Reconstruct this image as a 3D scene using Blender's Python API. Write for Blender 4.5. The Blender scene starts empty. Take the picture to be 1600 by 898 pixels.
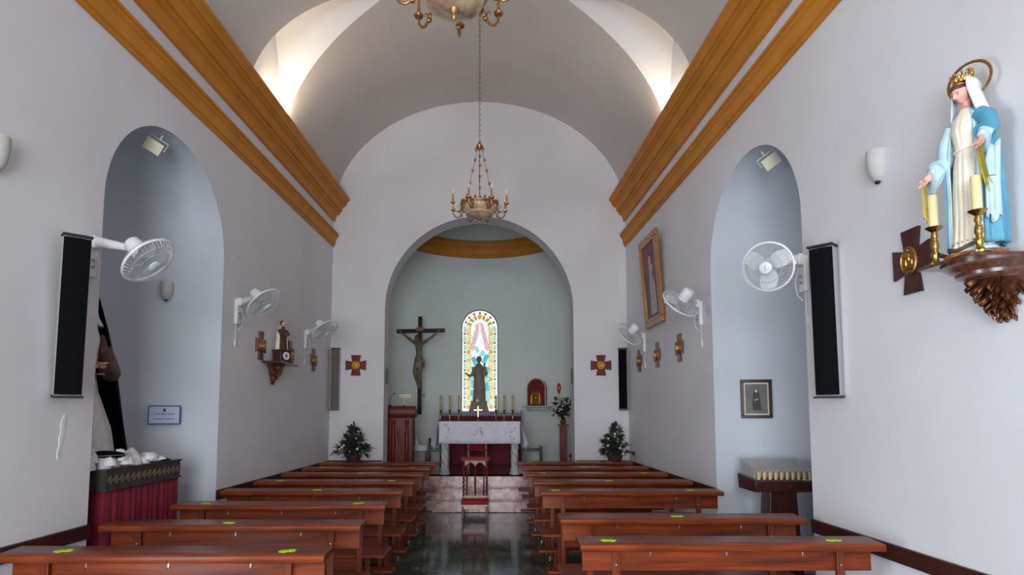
import bpy, math, random
from mathutils import Matrix, Vector, noise
PI = math.pi
R = math.radians
sc = bpy.context.scene
col = sc.collection

# ---------------------------------------------------------------- camera, world, lights, exposure
cam_d = bpy.data.cameras.new('camera')
cam = bpy.data.objects.new('camera', cam_d); col.objects.link(cam)
cam.location = (0, 0, 1.63)
cam.rotation_euler = (R(94.3), 0, 0)
cam_d.sensor_width = 36; cam_d.lens = 20.25
cam_d.shift_x = .01875; cam_d.shift_y = .0802
cam_d.clip_start = .05
sc.camera = cam
sc.view_settings.view_transform = 'Standard'
sc.view_settings.look = 'None'
sc.view_settings.gamma = 1
sc.view_settings.use_curve_mapping = False
sc.view_settings.exposure = 0.0

w = bpy.data.worlds.new('world'); sc.world = w; w.use_nodes = True
w.node_tree.nodes['Background'].inputs[0].default_value = (.75, .86, 1, 1)
w.node_tree.nodes['Background'].inputs[1].default_value = 1.0

def area(name, loc, rot, sx, sy, power, color, spread=180):
    d = bpy.data.lights.new(name, 'AREA'); d.shape = 'RECTANGLE'; d.size = sx; d.size_y = sy
    d.energy = power; d.color = color; d.spread = R(spread)
    o = bpy.data.objects.new(name, d); o.location = loc; o.rotation_euler = tuple(R(a) for a in rot)
    col.objects.link(o); return o
# daylight entering by the entrance door in the rear wall, plus added fills
area('door_daylight', (-.6, -3.55, 1.75), (90, 0, -6), 2.6, 3.3, 250, (.86, .93, 1), 135)
area('side_fill_light', (-3.16, .35, 1.2), (90, 0, -90), 1.4, 2.2, 165, (.84, .92, 1))  # added to brighten the right wall, from an invented side opening
area('rear_fill_light', (-.3, -3.55, 5.2), (76, 0, 0), 1.8, 1.6, 120, (1, .95, .91))  # added warm fill high up; the rear wall has no window here
# clear daylight standing behind the stained glass is given by the panes themselves (lit window)

# ---------------------------------------------------------------- helpers
def tag(o, label=None, cat=None, group=None, kind=None):
    if label: o['label'] = label
    if cat: o['category'] = cat
    if group: o['group'] = group
    if kind: o['kind'] = kind
    return o
def empty(name, loc, rz=0, label=None, cat=None, group=None):
    o = bpy.data.objects.new(name, None); o.location = loc; o.rotation_euler = (0, 0, rz)
    o.empty_display_size = .1; col.objects.link(o); return tag(o, label, cat, group)
def copy_tree(o, parent=None):
    c = o.copy(); col.objects.link(c)
    if parent: c.parent = parent
    for ch in list(o.children): copy_tree(ch, c)
    return c

class MB:
    def __init__(s): s.v = []; s.f = []; s.M = Matrix.Identity(4)
    def at(s, loc=(0, 0, 0), rot=None):
        s.M = Matrix.Translation(loc) @ (rot.to_4x4() if rot is not None else Matrix.Identity(4)); return s
    def add(s, vs, fs):
        n = len(s.v); s.v += [tuple(s.M @ Vector(v)) for v in vs]; s.f += [tuple(i + n for i in f) for f in fs]; return s
    def box(s, c, d, rot=None):
        x, y, z = (k / 2 for k in d); m = rot if rot is not None else Matrix.Identity(3); c = Vector(c)
        vs = [c + m @ Vector((i * x, j * y, k * z)) for i in (-1, 1) for j in (-1, 1) for k in (-1, 1)]
        return s.add(vs, [(0, 1, 3, 2), (4, 6, 7, 5), (0, 4, 5, 1), (2, 3, 7, 6), (0, 2, 6, 4), (1, 5, 7, 3)])
    def loft(s, rings, closed=True, cap=True, loop=False):
        m = len(rings[0]); vs = [p for r in rings for p in r]; fs = []
        k = len(rings)
        for i in range(k if loop else k - 1):
            a = i * m; b = ((i + 1) % k) * m
            for j in range(m if closed else m - 1):
                jj = (j + 1) % m; fs.append((a + j, a + jj, b + jj, b + j))
        if cap and closed and not loop:
            fs.append(tuple(range(m - 1, -1, -1))); fs.append(tuple((k - 1) * m + j for j in range(m)))
        return s.add(vs, fs)
    def tube(s, pts, r, n=8, cap=True):
        pts = [Vector(p) for p in pts]; rings = []; rr = r if isinstance(r, (list, tuple)) else [r] * len(pts)
        up = None
        for i, p in enumerate(pts):
            t = (pts[min(i + 1, len(pts) - 1)] - pts[max(i - 1, 0)]).normalized()
            if up is None:
                up = Vector((0, 0, 1)) if abs(t.z) < .9 else Vector((1, 0, 0))
            a = t.cross(up); a = a.normalized() if a.length > 1e-6 else Vector((1, 0, 0)); b = a.cross(t).normalized(); up = b
            rings.append([p + rr[i] * (math.cos(2 * PI * k / n) * a + math.sin(2 * PI * k / n) * b) for k in range(n)])
        return s.loft(rings, True, cap)
    def lathe(s, prof, c=(0, 0, 0), n=20, sy=1.0, a0=0, a1=2 * PI):
        c = Vector(c); full = abs(a1 - a0 - 2 * PI) < 1e-6; m = n if full else n + 1; rings = []
        for r, z in prof:
            rings.append([c + Vector((r * math.cos(a0 + (a1 - a0) * k / n), sy * r * math.sin(a0 + (a1 - a0) * k / n), z)) for k in range(m)])
        return s.loft(rings, True, True)
    def sphere(s, c, r, n=16, m=10):
        if not isinstance(r, (tuple, list)): r = (r, r, r)
        c = Vector(c); vs = [c + Vector((0, 0, -r[2]))]; fs = []
        for i in range(1, m):
            a = -PI / 2 + PI * i / m
            for j in range(n):
                b = 2 * PI * j / n; vs.append(c + Vector((r[0] * math.cos(a) * math.cos(b), r[1] * math.cos(a) * math.sin(b), r[2] * math.sin(a))))
        vs.append(c + Vector((0, 0, r[2]))); L = len(vs) - 1
        for j in range(n):
            fs.append((0, 1 + (j + 1) % n, 1 + j)); fs.append((L, L - n + j, L - n + (j + 1) % n))
        for i in range(m - 2):
            for j in range(n):
                a = 1 + i * n; b = a + n; fs.append((a + j, a + (j + 1) % n, b + (j + 1) % n, b + j))
        return s.add(vs, fs)
    def torus(s, c, Rr, r, rot=None, n=24, m=8, sx=1.0):
        rot = rot if rot is not None else Matrix.Identity(3); c = Vector(c); rings = []
        for i in range(n):
            a = 2 * PI * i / n
            rings.append([c + rot @ Vector((sx * (Rr + r * math.cos(2 * PI * j / m)) * math.cos(a), (Rr + r * math.cos(2 * PI * j / m)) * math.sin(a), r * math.sin(2 * PI * j / m))) for j in range(m)])
        return s.loft(rings, True, False, True)
    def prism(s, poly, f0, f1):
        """poly of 2-D points; f0(u,v), f1(u,v) give the two faces"""
        n = len(poly); vs = [f0(u, v) for u, v in poly] + [f1(u, v) for u, v in poly]
        fs = [tuple(range(n)), tuple(range(2 * n - 1, n - 1, -1))] + [(i, i + n, (i + 1) % n + n, (i + 1) % n) for i in range(n)]
        return s.add(vs, fs)
    def build(s, name, mat, parent=None, smooth=True, bevel=0, ang=35, label=None, seg=2):
        me = bpy.data.meshes.new(name); me.from_pydata(s.v, [], s.f); me.validate(); 
        import bmesh
        bm = bmesh.new(); bm.from_mesh(me); bmesh.ops.recalc_face_normals(bm, faces=bm.faces); bm.to_mesh(me); bm.free()
        me.materials.append(mat)
        if smooth:
            me.polygons.foreach_set('use_smooth', [True] * len(me.polygons)); me.set_sharp_from_angle(angle=R(ang))
        o = bpy.data.objects.new(name, me); col.objects.link(o)
        if parent: o.parent = parent
        if bevel:
            b = o.modifiers.new('bevel', 'BEVEL'); b.width = bevel; b.segments = seg; b.limit_method = 'ANGLE'; b.angle_limit = R(40)
        if label: o['label'] = label
        return o

def rotm(x=0, y=0, z=0): return (Matrix.Rotation(R(z), 3, 'Z') @ Matrix.Rotation(R(y), 3, 'Y') @ Matrix.Rotation(R(x), 3, 'X'))
def aim(n):
    """3x3 whose local +Z looks along n"""
    return Vector(n).normalized().to_track_quat('Z', 'Y').to_matrix()

def skin_obj(name, mat, parent, verts, edges, radii, loc=None, sub=2):
    me = bpy.data.meshes.new('sk'); me.from_pydata(verts, edges, [])
    o = bpy.data.objects.new('sk', me); col.objects.link(o)
    m = o.modifiers.new('s', 'SKIN'); m.use_smooth_shade = True
    for i, r in enumerate(radii):
        sv = me.skin_vertices[0].data[i]; sv.radius = (r, r) if not isinstance(r, tuple) else r
        sv.use_root = (i == 0)
    ss = o.modifiers.new('u', 'SUBSURF'); ss.levels = sub; ss.render_levels = sub
    dg = bpy.context.evaluated_depsgraph_get(); dg.update()
    nm = bpy.data.meshes.new_from_object(o.evaluated_get(dg)); nm.name = name
    bpy.data.objects.remove(o); nm.materials.clear(); nm.materials.append(mat)
    nm.polygons.foreach_set('use_smooth', [True] * len(nm.polygons))
    r = bpy.data.objects.new(name, nm); col.objects.link(r); r.parent = parent
    if loc: r.location = loc
    return r

# ---------------------------------------------------------------- materials
MATS = {}
def srgb(c): return tuple(((k / 255) / 12.92 if k / 255 <= .04045 else ((k / 255 + .055) / 1.055) ** 2.4) for k in c) + (1,)
def mat(name, c, rough=.5, metal=0.0, var=.08, scale=8.0, bump=0.0, stretch=(1, 1, 1), c2=None, coat=0, spec=.5, emit=0, trans=0, detail=4, alpha=1):
    m = bpy.data.materials.new(name); m.use_nodes = True; N = m.node_tree.nodes; L = m.node_tree.links
    b = N['Principled BSDF']; b.inputs['Roughness'].default_value = rough; b.inputs['Metallic'].default_value = metal
    b.inputs['Coat Weight'].default_value = coat; b.inputs['Specular IOR Level'].default_value = spec; b.inputs['Transmission Weight'].default_value = trans
    b.inputs['Alpha'].default_value = alpha
    c = srgb(c); c2 = srgb(c2) if c2 else tuple(k * (1 - var * 2) for k in c[:3]) + (1,)
    tc = N.new('ShaderNodeTexCoord'); mp = N.new('ShaderNodeMapping'); mp.inputs['Scale'].default_value = stretch
    no = N.new('ShaderNodeTexNoise'); no.inputs['Scale'].default_value = scale; no.inputs['Detail'].default_value = detail
    cr = N.new('ShaderNodeValToRGB'); cr.color_ramp.elements[0].color = c2; cr.color_ramp.elements[1].color = c
    cr.color_ramp.elements[0].position = .3; cr.color_ramp.elements[1].position = .7
    L.new(tc.outputs['Object'], mp.inputs[0]); L.new(mp.outputs[0], no.inputs['Vector']); L.new(no.outputs['Fac'], cr.inputs[0]); L.new(cr.outputs[0], b.inputs['Base Color'])
    if bump:
        bp = N.new('ShaderNodeBump'); bp.inputs['Strength'].default_value = bump; bp.inputs['Distance'].default_value = .01
        L.new(no.outputs['Fac'], bp.inputs['Height']); L.new(bp.outputs[0], b.inputs['Normal'])
    if emit:
        L.new(cr.outputs[0], b.inputs['Emission Color']); b.inputs['Emission Strength'].default_value = emit
    MATS[name] = m; return m

def plaster(name, c, c2):
    m = bpy.data.materials.new(name); m.use_nodes = True; N = m.node_tree.nodes; L = m.node_tree.links; b = N['Principled BSDF']
    b.inputs['Roughness'].default_value = .75; b.inputs['Specular IOR Level'].default_value = .25
    tc = N.new('ShaderNodeTexCoord')
    n1 = N.new('ShaderNodeTexNoise'); n1.inputs['Scale'].default_value = .8; n1.inputs['Detail'].default_value = 3
    n2 = N.new('ShaderNodeTexNoise'); n2.inputs['Scale'].default_value = 3; n2.inputs['Detail'].default_value = 6
    cr = N.new('ShaderNodeValToRGB'); cr.color_ramp.elements[0].color = srgb(c2); cr.color_ramp.elements[1].color = srgb(c)
    cr.color_ramp.elements[0].position = .35; cr.color_ramp.elements[1].position = .65
    bp = N.new('ShaderNodeBump'); bp.inputs['Strength'].default_value = .25; bp.inputs['Distance'].default_value = .02
    for n in (n1, n2): L.new(tc.outputs['Object'], n.inputs['Vector'])
    L.new(n1.outputs['Fac'], cr.inputs[0]); L.new(cr.outputs[0], b.inputs['Base Color']); L.new(n2.outputs['Fac'], bp.inputs['Height']); L.new(bp.outputs[0], b.inputs['Normal'])
    return m
WALL = plaster('white_plaster', (222, 221, 224), (214, 212, 215))
VAULT = plaster('vault_plaster', (205, 198, 194), (197, 189, 186))
APSE = plaster('apse_plaster', (230, 238, 234), (222, 230, 227))
NICHE = plaster('niche_plaster', (208, 214, 222), (200, 206, 214))
OCHRE = mat('ochre_paint', (206, 132, 38), .6, scale=3, var=.1, bump=.1)

def wood(name, c, c2, rough=.28, axis=0, coat=.3, spec=.5):
    m = bpy.data.materials.new(name); m.use_nodes = True; N = m.node_tree.nodes; L = m.node_tree.links; b = N['Principled BSDF']
    b.inputs['Roughness'].default_value = rough; b.inputs['Specular IOR Level'].default_value = spec; b.inputs['Coat Weight'].default_value = coat; b.inputs['Coat Roughness'].default_value = .25
    tc = N.new('ShaderNodeTexCoord'); mp = N.new('ShaderNodeMapping')
    sx = [22, 22, 22]; sx[axis] = 1.3; mp.inputs['Scale'].default_value = sx
    no = N.new('ShaderNodeTexNoise'); no.inputs['Scale'].default_value = 1.6; no.inputs['Detail'].default_value = 6; no.inputs['Distortion'].default_value = .6
    cr = N.new('ShaderNodeValToRGB'); cr.color_ramp.elements[0].color = srgb(c2); cr.color_ramp.elements[1].color = srgb(c)
    cr.color_ramp.elements[0].position = .3; cr.color_ramp.elements[1].position = .72
    bp = N.new('ShaderNodeBump'); bp.inputs['Strength'].default_value = .08; bp.inputs['Distance'].default_value = .005
    L.new(tc.outputs['Object'], mp.inputs[0]); L.new(mp.outputs[0], no.inputs['Vector']); L.new(no.outputs['Fac'], cr.inputs[0]); L.new(cr.outputs[0], b.inputs['Base Color'])
    L.new(no.outputs['Fac'], bp.inputs['Height']); L.new(bp.outputs[0], b.inputs['Normal'])
    return m
PEWW = wood('mahogany', (140, 60, 20), (76, 26, 8), coat=0, rough=.3, spec=.3)
PEWV = wood('mahogany_upright', (130, 55, 24), (72, 26, 9), axis=2, coat=0, rough=.3, spec=.3)
RAILW = wood('dark_rail_wood', (72, 34, 28), (48, 22, 19), axis=1, rough=.4, coat=0)
DARKW = wood('dark_wood', (78, 32, 24), (46, 18, 14), axis=2)
CARVED = wood('carved_wood', (110, 62, 40), (58, 28, 18), rough=.22, axis=2, coat=.6)
REDW = wood('red_wood', (128, 44, 26), (82, 24, 14), axis=2, rough=.36, coat=.05, spec=.3)
GOLDW = wood('gilded_wood', (176, 118, 56), (130, 78, 34), axis=2)
BLACKW = wood('black_wood', (46, 38, 34), (24, 20, 18), axis=2)
GOLD = mat('gold', (214, 164, 80), .28, 1.0, var=.15, scale=30, bump=.15)
BRASS = mat('brass', (196, 160, 84), .2, 1.0, var=.1, scale=20)
OLDGOLD = mat('old_gold', (196, 146, 92), .36, .85, var=.25, scale=40, bump=.3)
STEEL = mat('steel', (190, 190, 192), .25, 1.0, var=.05)
WHITEP = mat('white_plastic', (226, 226, 228), .35, var=.02)
GREYP = mat('grey_wire', (196, 198, 202), .35, .3, var=.03)
BLADE = mat('fan_blade', (205, 208, 212), .3, var=.03)
BLACKF = mat('speaker_cloth', (16, 16, 20), .95, var=.2, scale=300, bump=.2, spec=.1)
GREYF = mat('grey_speaker_cloth', (112, 104, 98), .9, var=.15, scale=300, bump=.2)
BLACKP = mat('black_plastic', (22, 22, 26), .5, var=.1)
BEIGE = mat('beige_enamel', (206, 204, 190), .45, var=.04)
LENS = mat('lamp_lens', (222, 216, 190), .3, var=.04)
PLASTERW = mat('sconce_plaster', (192, 191, 186), .7, var=.05, bump=.1, scale=14)
CREAMW = mat('candle_wax', (236, 222, 168), .45, var=.04, scale=5)
BULB = mat('bulb_glass', (240, 236, 228), .1, var=.02, spec=.8)
ALAB = mat('alabaster', (222, 196, 160), .35, c2=(150, 110, 92), scale=9, detail=8)
GREEN = mat('leaf_sticker', (176, 226, 40), .6, var=.1, scale=40)
LEAF = mat('dark_leaf', (54, 62, 46), .5, c2=(30, 36, 30), scale=10)
LEAF2 = mat('fern_leaf', (58, 68, 54), .5, c2=(32, 40, 34), scale=10)
FLOWER = mat('white_petal', (226, 224, 210), .6, var=.05)
REDF = mat('red_petal', (140, 24, 34), .6, var=.1)
POT = mat('dark_pot', (70, 44, 38), .5, var=.1)
REDV = mat('red_velvet', (132, 24, 48), .9, c2=(92, 14, 34), scale=14, stretch=(1, 1, .15))
REDC = mat('red_cushion', (170, 26, 50), .8, var=.12, scale=20)
LINEN = mat('white_linen', (226, 226, 236), .85, c2=(212, 212, 226), scale=12, bump=.1)
LACE = mat('lace_cloth', (188, 184, 206), .9, c2=(108, 98, 124), scale=60, bump=.3, detail=2)
LACEW = mat('white_lace', (236, 234, 234), .9, c2=(216, 212, 214), scale=40, bump=.2)
MARBLEW = mat('white_marble', (206, 208, 206), .3, c2=(160, 164, 164), scale=8, detail=8)
BLUE = mat('blue_mantle', (106, 176, 200), .5, c2=(72, 146, 178), scale=7)
PALEB = mat('pale_blue_lining', (206, 230, 236), .55, c2=(178, 212, 222), scale=8)
CREAM = mat('cream_robe', (250, 242, 228), .55, c2=(236, 222, 200), scale=9)
SKINP = mat('painted_skin', (240, 188, 168), .45, c2=(230, 168, 150), scale=9)
HAIRB = mat('brown_hair', (96, 64, 44), .6, var=.2, scale=30)
LIPS = mat('painted_lips', (196, 84, 84), .4, var=.05)
EYEM = mat('painted_eye', (60, 44, 40), .3, var=.05)
VEILW = mat('white_veil', (236, 236, 240), .6, c2=(216, 214, 222), scale=10)
GOLDRAY = mat('gold_ray', (176, 160, 70), .4, .6, var=.2, scale=30)
GOLDROCK = mat('gilded_rock', (214, 150, 70), .4, .5, c2=(140, 84, 40), scale=30, bump=.5)
BODYC = mat('carved_body', (124, 112, 86), .55, c2=(84, 74, 56), scale=12)
BROWNR = mat('brown_habit', (84, 46, 34), .7, var=.15)
STONEST = mat('bronze_stone', (156, 138, 114), .55, c2=(122, 108, 92), scale=9)
BLACKC = mat('black_cloth', (12, 12, 18), .95, var=.2, scale=6, spec=.1)
BROWNC = mat('brown_cloth', (112, 86, 72), .8, c2=(62, 44, 40), scale=10)
DARKGL = mat('dark_frieze', (66, 62, 60), .6, c2=(44, 40, 38), scale=20)
PAPER = mat('blue_paper', (188, 198, 226), .7, var=.03)
NAVY = mat('navy_ink', (52, 60, 104), .6, var=.03)
GREENS = mat('green_sign', (30, 110, 80), .4, var=.05)
REDGL = mat('red_glass', (210, 20, 36), .15, var=.1, spec=.8)
TEAL = mat('teal_print', (60, 176, 180), .4, var=.03)
DIRT = mat('peeling_paint', (176, 172, 170), .9, c2=(150, 142, 138), scale=40)
FROST = mat('frosted_cover', (206, 206, 206), .25, var=.03, alpha=.4)
PHOTO = mat('photo_grey', (120, 112, 106), .5, c2=(92, 86, 84), scale=10)
PHOTOD = mat('photo_dark', (44, 42, 46), .5, var=.1)
PAPERW = mat('mount_card', (206, 202, 194), .7, var=.03)
CANVAS = mat('painted_canvas', (150, 92, 106), .6, c2=(112, 70, 92), scale=4)
CANVW = mat('painted_white_robe', (200, 196, 186), .6, c2=(160, 156, 150), scale=10)

def floor_mat():
    m = bpy.data.materials.new('green_marble_tiles'); m.use_nodes = True; N = m.node_tree.nodes; L = m.node_tree.links; b = N['Principled BSDF']
    b.inputs['Roughness'].default_value = .11; b.inputs['Specular IOR Level'].default_value = .55
    tc = N.new('ShaderNodeTexCoord')
    n1 = N.new('ShaderNodeTexNoise'); n1.inputs['Scale'].default_value = 1.4; n1.inputs['Detail'].default_value = 9; n1.inputs['Distortion'].default_value = 1.6
    cr = N.new('ShaderNodeValToRGB'); e = cr.color_ramp.elements
    e[0].position = .3; e[0].color = srgb((52, 74, 66)); e[1].position = .8; e[1].color = srgb((98, 124, 112))
    for p, c in ((.492, (58, 72, 66)), (.503, (124, 134, 128)), (.514, (58, 74, 66))):
        k = cr.color_ramp.elements.new(p); k.color = srgb(c)
    br = N.new('ShaderNodeTexBrick'); br.offset = 0; br.inputs['Scale'].default_value = 1; br.inputs['Brick Width'].default_value = .45; br.inputs['Row Height'].default_value = .45
    br.inputs['Mortar Size'].default_value = .002; br.inputs['Color1'].default_value = (1, 1, 1, 1); br.inputs['Color2'].default_value = (.8, .82, .8, 1); br.inputs['Mortar'].default_value = (.35, .35, .35, 1)
    mx = N.new('ShaderNodeMix'); mx.data_type = 'RGBA'; mx.blend_type = 'MULTIPLY'; mx.inputs[0].default_value = 1
    L.new(tc.outputs['Object'], n1.inputs['Vector']); L.new(tc.outputs['Object'], br.inputs['Vector']); L.new(n1.outputs['Fac'], cr.inputs[0])
    L.new(cr.outputs[0], mx.inputs[6]); L.new(br.outputs['Color'], mx.inputs[7]); L.new(mx.outputs[2], b.inputs['Base Color'])
    return m
FLOOR = floor_mat()
def pink_mat():
    m = bpy.data.materials.new('pink_marble'); m.use_nodes = True; N = m.node_tree.nodes; L = m.node_tree.links; b = N['Principled BSDF']
    b.inputs['Roughness'].default_value = .22
    tc = N.new('ShaderNodeTexCoord'); n1 = N.new('ShaderNodeTexNoise'); n1.inputs['Scale'].default_value = 9; n1.inputs['Detail'].default_value = 10; n1.inputs['Roughness'].default_value = .7
    cr = N.new('ShaderNodeValToRGB'); e = cr.color_ramp.elements; e[0].position = .35; e[0].color = srgb((140, 94, 92)); e[1].position = .68; e[1].color = srgb((232, 200, 196))
    L.new(tc.outputs['Object'], n1.inputs['Vector']); L.new(n1.outputs['Fac'], cr.inputs[0]); L.new(cr.outputs[0], b.inputs['Base Color'])
    return m
PINK = pink_mat()
DECK = wood('sanctuary_floor_wood', (124, 66, 52), (92, 46, 38), axis=0, rough=.2)

# ---------------------------------------------------------------- room shell
def xl(y): return -3.01 + .0244 * y
def xr(y): return 2.52 - .0222 * y
def struct(o): o['kind'] = 'structure'; return o
Y0, Y1 = -3.6, 9.8
CX = -.235
DK = .54                                   # sanctuary floor height
def arc(cu, cv, r, a0, a1, n=32, rv=None):
    rv = rv or r
    return [(cu + r * math.cos(a0 + (a1 - a0) * i / n), cv + rv * math.sin(a0 + (a1 - a0) * i / n)) for i in range(n + 1)]
NL = (5.115, .915, 3.235, 1.3)             # niche centre y, half width, spring z, depth
NR = (5.31, .89, 3.19, 1.3)
for name, X, sg, N_ in (('wall_left', xl, -1, NL), ('wall_right', xr, 1, NR)):
    yc, r, zs, d = N_
    door = [(Y0, 0), (-.35, 0), (-.35, 2.3), (1.05, 2.3), (1.05, 0)] if sg < 0 else [(Y0, 0)]  # unseen opening in the left wall, added for the side fill
    poly = door + [(yc - r, 0)] + arc(yc, zs, r, PI, 0, 40) + [(yc + r, 0), (Y1, 0), (Y1, 5.2), (Y0, 5.2)]
    mb = MB().prism(poly, lambda u, v: (X(u), u, v), lambda u, v: (X(u) + sg * .25, u, v))
    struct(mb.build(name, WALL, ang=20))
    mb = MB(); rows = [0, 1, 2, zs] ; rings = []
    for k in range(41):
        t = PI * k / 40; ring = []
        for z in (0, .8, 1.6, 2.4, zs): ring.append((X(yc - r * math.cos(t)) + sg * d * math.sin(t), yc - r * math.cos(t), z))
        for q in range(1, 15):
            e = PI / 2 * q / 14; yy = yc - r * math.cos(t) * math.cos(e)
            ring.append((X(yy) + sg * d * math.sin(t) * math.cos(e), yy, zs + r * math.sin(e)))
        rings.append(ring)
    mb.loft(rings, closed=False, cap=False)
    o = mb.build(name + '_niche', NICHE, ang=60); struct(o)

# end wall with chancel arch, its top following the vault
VZ, VB = 5.1, 2.01
AR, AS = 1.62, 3.42
poly = [(-3.0, 0), (CX - AR, 0)] + arc(CX, AS, AR, PI, 0, 48) + [(CX + AR, 0), (2.55, 0), (2.55, 7.4), (-3.0, 7.4)]
struct(MB().prism(poly, lambda u, v: (u, 9.8, v), lambda u, v: (u, 10.2, v)).build('wall_front', WALL, ang=20))

# barrel vault with one pair of lunettes, ledge and end wall of each lunette
LYC, LW, LZS, LH = 6.90, .52, 5.5, 1.42
def lw(z):
    if z <= LZS: return LW
    t = (z - LZS) / LH
    return LW * max(0, 1 - t * t) ** .65 if t < 1 else 0
def va(y): return (xr(y) - xl(y)) / 2
def vc(y): return (xr(y) + xl(y)) / 2
phis = [PI * k / 96 for k in range(97)]
zl = math.asin((LZS + LH - VZ) / VB)
phis = sorted(phis + [zl, PI - zl, zl * .985, zl * .95, PI - zl * .985, PI - zl * .95])
def vp(phi, y): return (vc(y) + va(y) * math.cos(phi), y, VZ + VB * math.sin(phi))
mb = MB()
nearr, farr = [], []
for p in phis:
    z = VZ + VB * math.sin(p); wd = lw(z)
    ys = [Y0 + (LYC - wd - Y0) * k / 8 for k in range(9)]; nearr.append([vp(p, y) for y in ys])
    ys = [LYC + wd + (Y1 - LYC - wd) * k / 6 for k in range(7)]; farr.append([vp(p, y) for y in ys])
mb.loft(nearr, closed=False, cap=False); mb.loft(farr, closed=False, cap=False)
struct(mb.build('ceiling', VAULT, ang=20))
for sg, nm in ((-1, 'left'), (1, 'right')):
    mb = MB(); XE = .015
    ph = [p for p in phis if (p > PI / 2 if sg < 0 else p < PI / 2) and VZ + VB * math.sin(p) <= LZS + LH + 1e-6]
    if sg < 0: ph = ph[::-1]
    prof = []
    for s2 in (-1, 1):
        ring = []
        for p in ph:
            z = VZ + VB * math.sin(p); y = LYC + s2 * lw(z); q = vp(p, y); xe = (xl(y) - XE) if sg < 0 else (xr(y) + XE)
            ring.append([q, ((q[0] * .5 + xe * .5), y, z), (xe, y, z)])
        mb.loft(ring, closed=False, cap=False)
        prof.append([k[2] for k in ring])
    wallp = prof[0] + prof[1][::-1]
    mb.add(wallp, [tuple(range(len(wallp)))])
    xe = lambda y: (xl(y) - XE) if sg < 0 else (xr(y) + XE)
    xi = lambda y: (xl(y)) if sg < 0 else (xr(y))
    y0, y1 = LYC - LW, LYC + LW
    mb.add([(xi(y0), y0, 5.1), (xi(y1), y1, 5.1), (xe(y1), y1, 5.1), (xe(y0), y0, 5.1)], [(0, 1, 2, 3)])
    struct(mb.build('ceiling_lunette_' + nm, WALL, ang=25))

# cornices
UP = [(0, 4.95), (.04, 4.95), (.04, 4.99), (.05, 5.03), (.075, 5.06), (.115, 5.075), (.115, 5.12), (.14, 5.12), (.15, 5.135), (.155, 5.175), (.175, 5.205), (.215, 5.215), (.215, 5.25), (.235, 5.25), (.24, 5.285), (.265, 5.31), (.275, 5.315), (.275, 5.36), (0, 5.37)]
LO = [(0, 4.50), (.025, 4.50), (.025, 4.535), (.045, 4.54), (.048, 4.60), (.06, 4.64), (.085, 4.655), (.085, 4.69), (.1, 4.69), (.1, 4.72), (0, 4.73)]
for name, X, sg, prof in (('trim_1', xl, 1, UP), ('trim_2', xr, -1, UP), ('trim_3', xl, 1, LO), ('trim_4', xr, -1, LO)):
    rings = [[(X(y) + sg * o_, y, z) for o_, z in prof] for y in [Y0 + (Y1 - Y0) * k / 12 for k in range(13)]]
    struct(MB().loft(rings).build(name, OCHRE, ang=12))
# dado rails
n = 5
for name, X, sg, y0, y1 in (('trim_5', xl, 1, Y0, NL[0] - NL[1]), ('trim_6', xl, 1, NL[0] + NL[1], Y1), ('trim_7', xr, -1, Y0, NR[0] - NR[1]), ('trim_8', xr, -1, NR[0] + NR[1], Y1)):
    struct(MB().prism([(y0, .735), (y1, .735), (y1, .835), (y0, .835)], lambda u, v: (X(u), u, v), lambda u, v: (X(u) + sg * .022, u, v)).build(name, RAILW, bevel=.004))
struct(MB().box((-2.32, 9.789, .785), (.9, .022, .1)).build('trim_9', RAILW, bevel=.004))
struct(MB().box((1.86, 9.789, .785), (.9, .022, .1)).build('trim_10', RAILW, bevel=.004))

# floor, rear wall with the doorway
struct(MB().box((-.2, 3.2, -.05), (9, 13.8, .1)).build('floor', FLOOR))
poly = [(-3.4, 0), (-1.9, 0), (-1.9, 3.4), (.7, 3.4), (.7, 0), (2.9, 0), (2.9, 7.4), (-3.4, 7.4)]
struct(MB().prism(poly, lambda u, v: (u, Y0, v), lambda u, v: (u, Y0 - .2, v)).build('wall_back', WALL))

# chancel: side walls, curved apse wall with window opening, half dome, cornice, floor, steps
AX, AY, AD, AZ = 2.0, 10.97, 2.13, 5.58
WX0, WHW, WZ0, WZS = -.30, .425, 1.67, 3.585       # window centre x, half width, sill, spring
def aw(t): return (CX - AX * math.cos(t), AY + AD * math.sin(t))
ts = [PI * k / 80 for k in range(81)]
def tcol(x): return math.acos((CX - x) / AX)
ws = [tcol(WX0 + WHW * math.cos(PI * (24 - k) / 24)) for k in range(25)]
tt = sorted([t for t in ts if t < ws[0] - .005 or t > ws[-1] + .005] + ws)
lower, upper = [], []
mb = MB()
for t in tt:
    x, y = aw(t); inn = ws[0] - 1e-6 <= t <= ws[-1] + 1e-6
    top = WZS + math.sqrt(max(0, WHW ** 2 - (x - WX0) ** 2)) if inn else WZS
    lower.append([(x, y, 0.3), (x, y, WZ0)]); upper.append([(x, y, top), (x, y, (top + AZ) / 2), (x, y, AZ)])
mb.loft(lower, closed=False, cap=False)
mb.loft(upper, closed=False, cap=False)
il = [i for i, t in enumerate(tt) if t <= ws[0] + 1e-6]; ir = [i for i, t in enumerate(tt) if t >= ws[-1] - 1e-6]
for idx in (il, ir):
    mb.loft([[(aw(tt[i])[0], aw(tt[i])[1], WZ0), (aw(tt[i])[0], aw(tt[i])[1], WZS)] for i in idx], closed=False, cap=False)
for s in (-1, 1):
    x = CX + s * AX; mb.add([(x, 10.15, .3), (x, AY, .3), (x, AY, AZ), (x, 10.15, AZ)], [(0, 1, 2, 3)])
struct(mb.build('wall_apse', APSE, ang=30))
mb = MB(); rings = []
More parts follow.
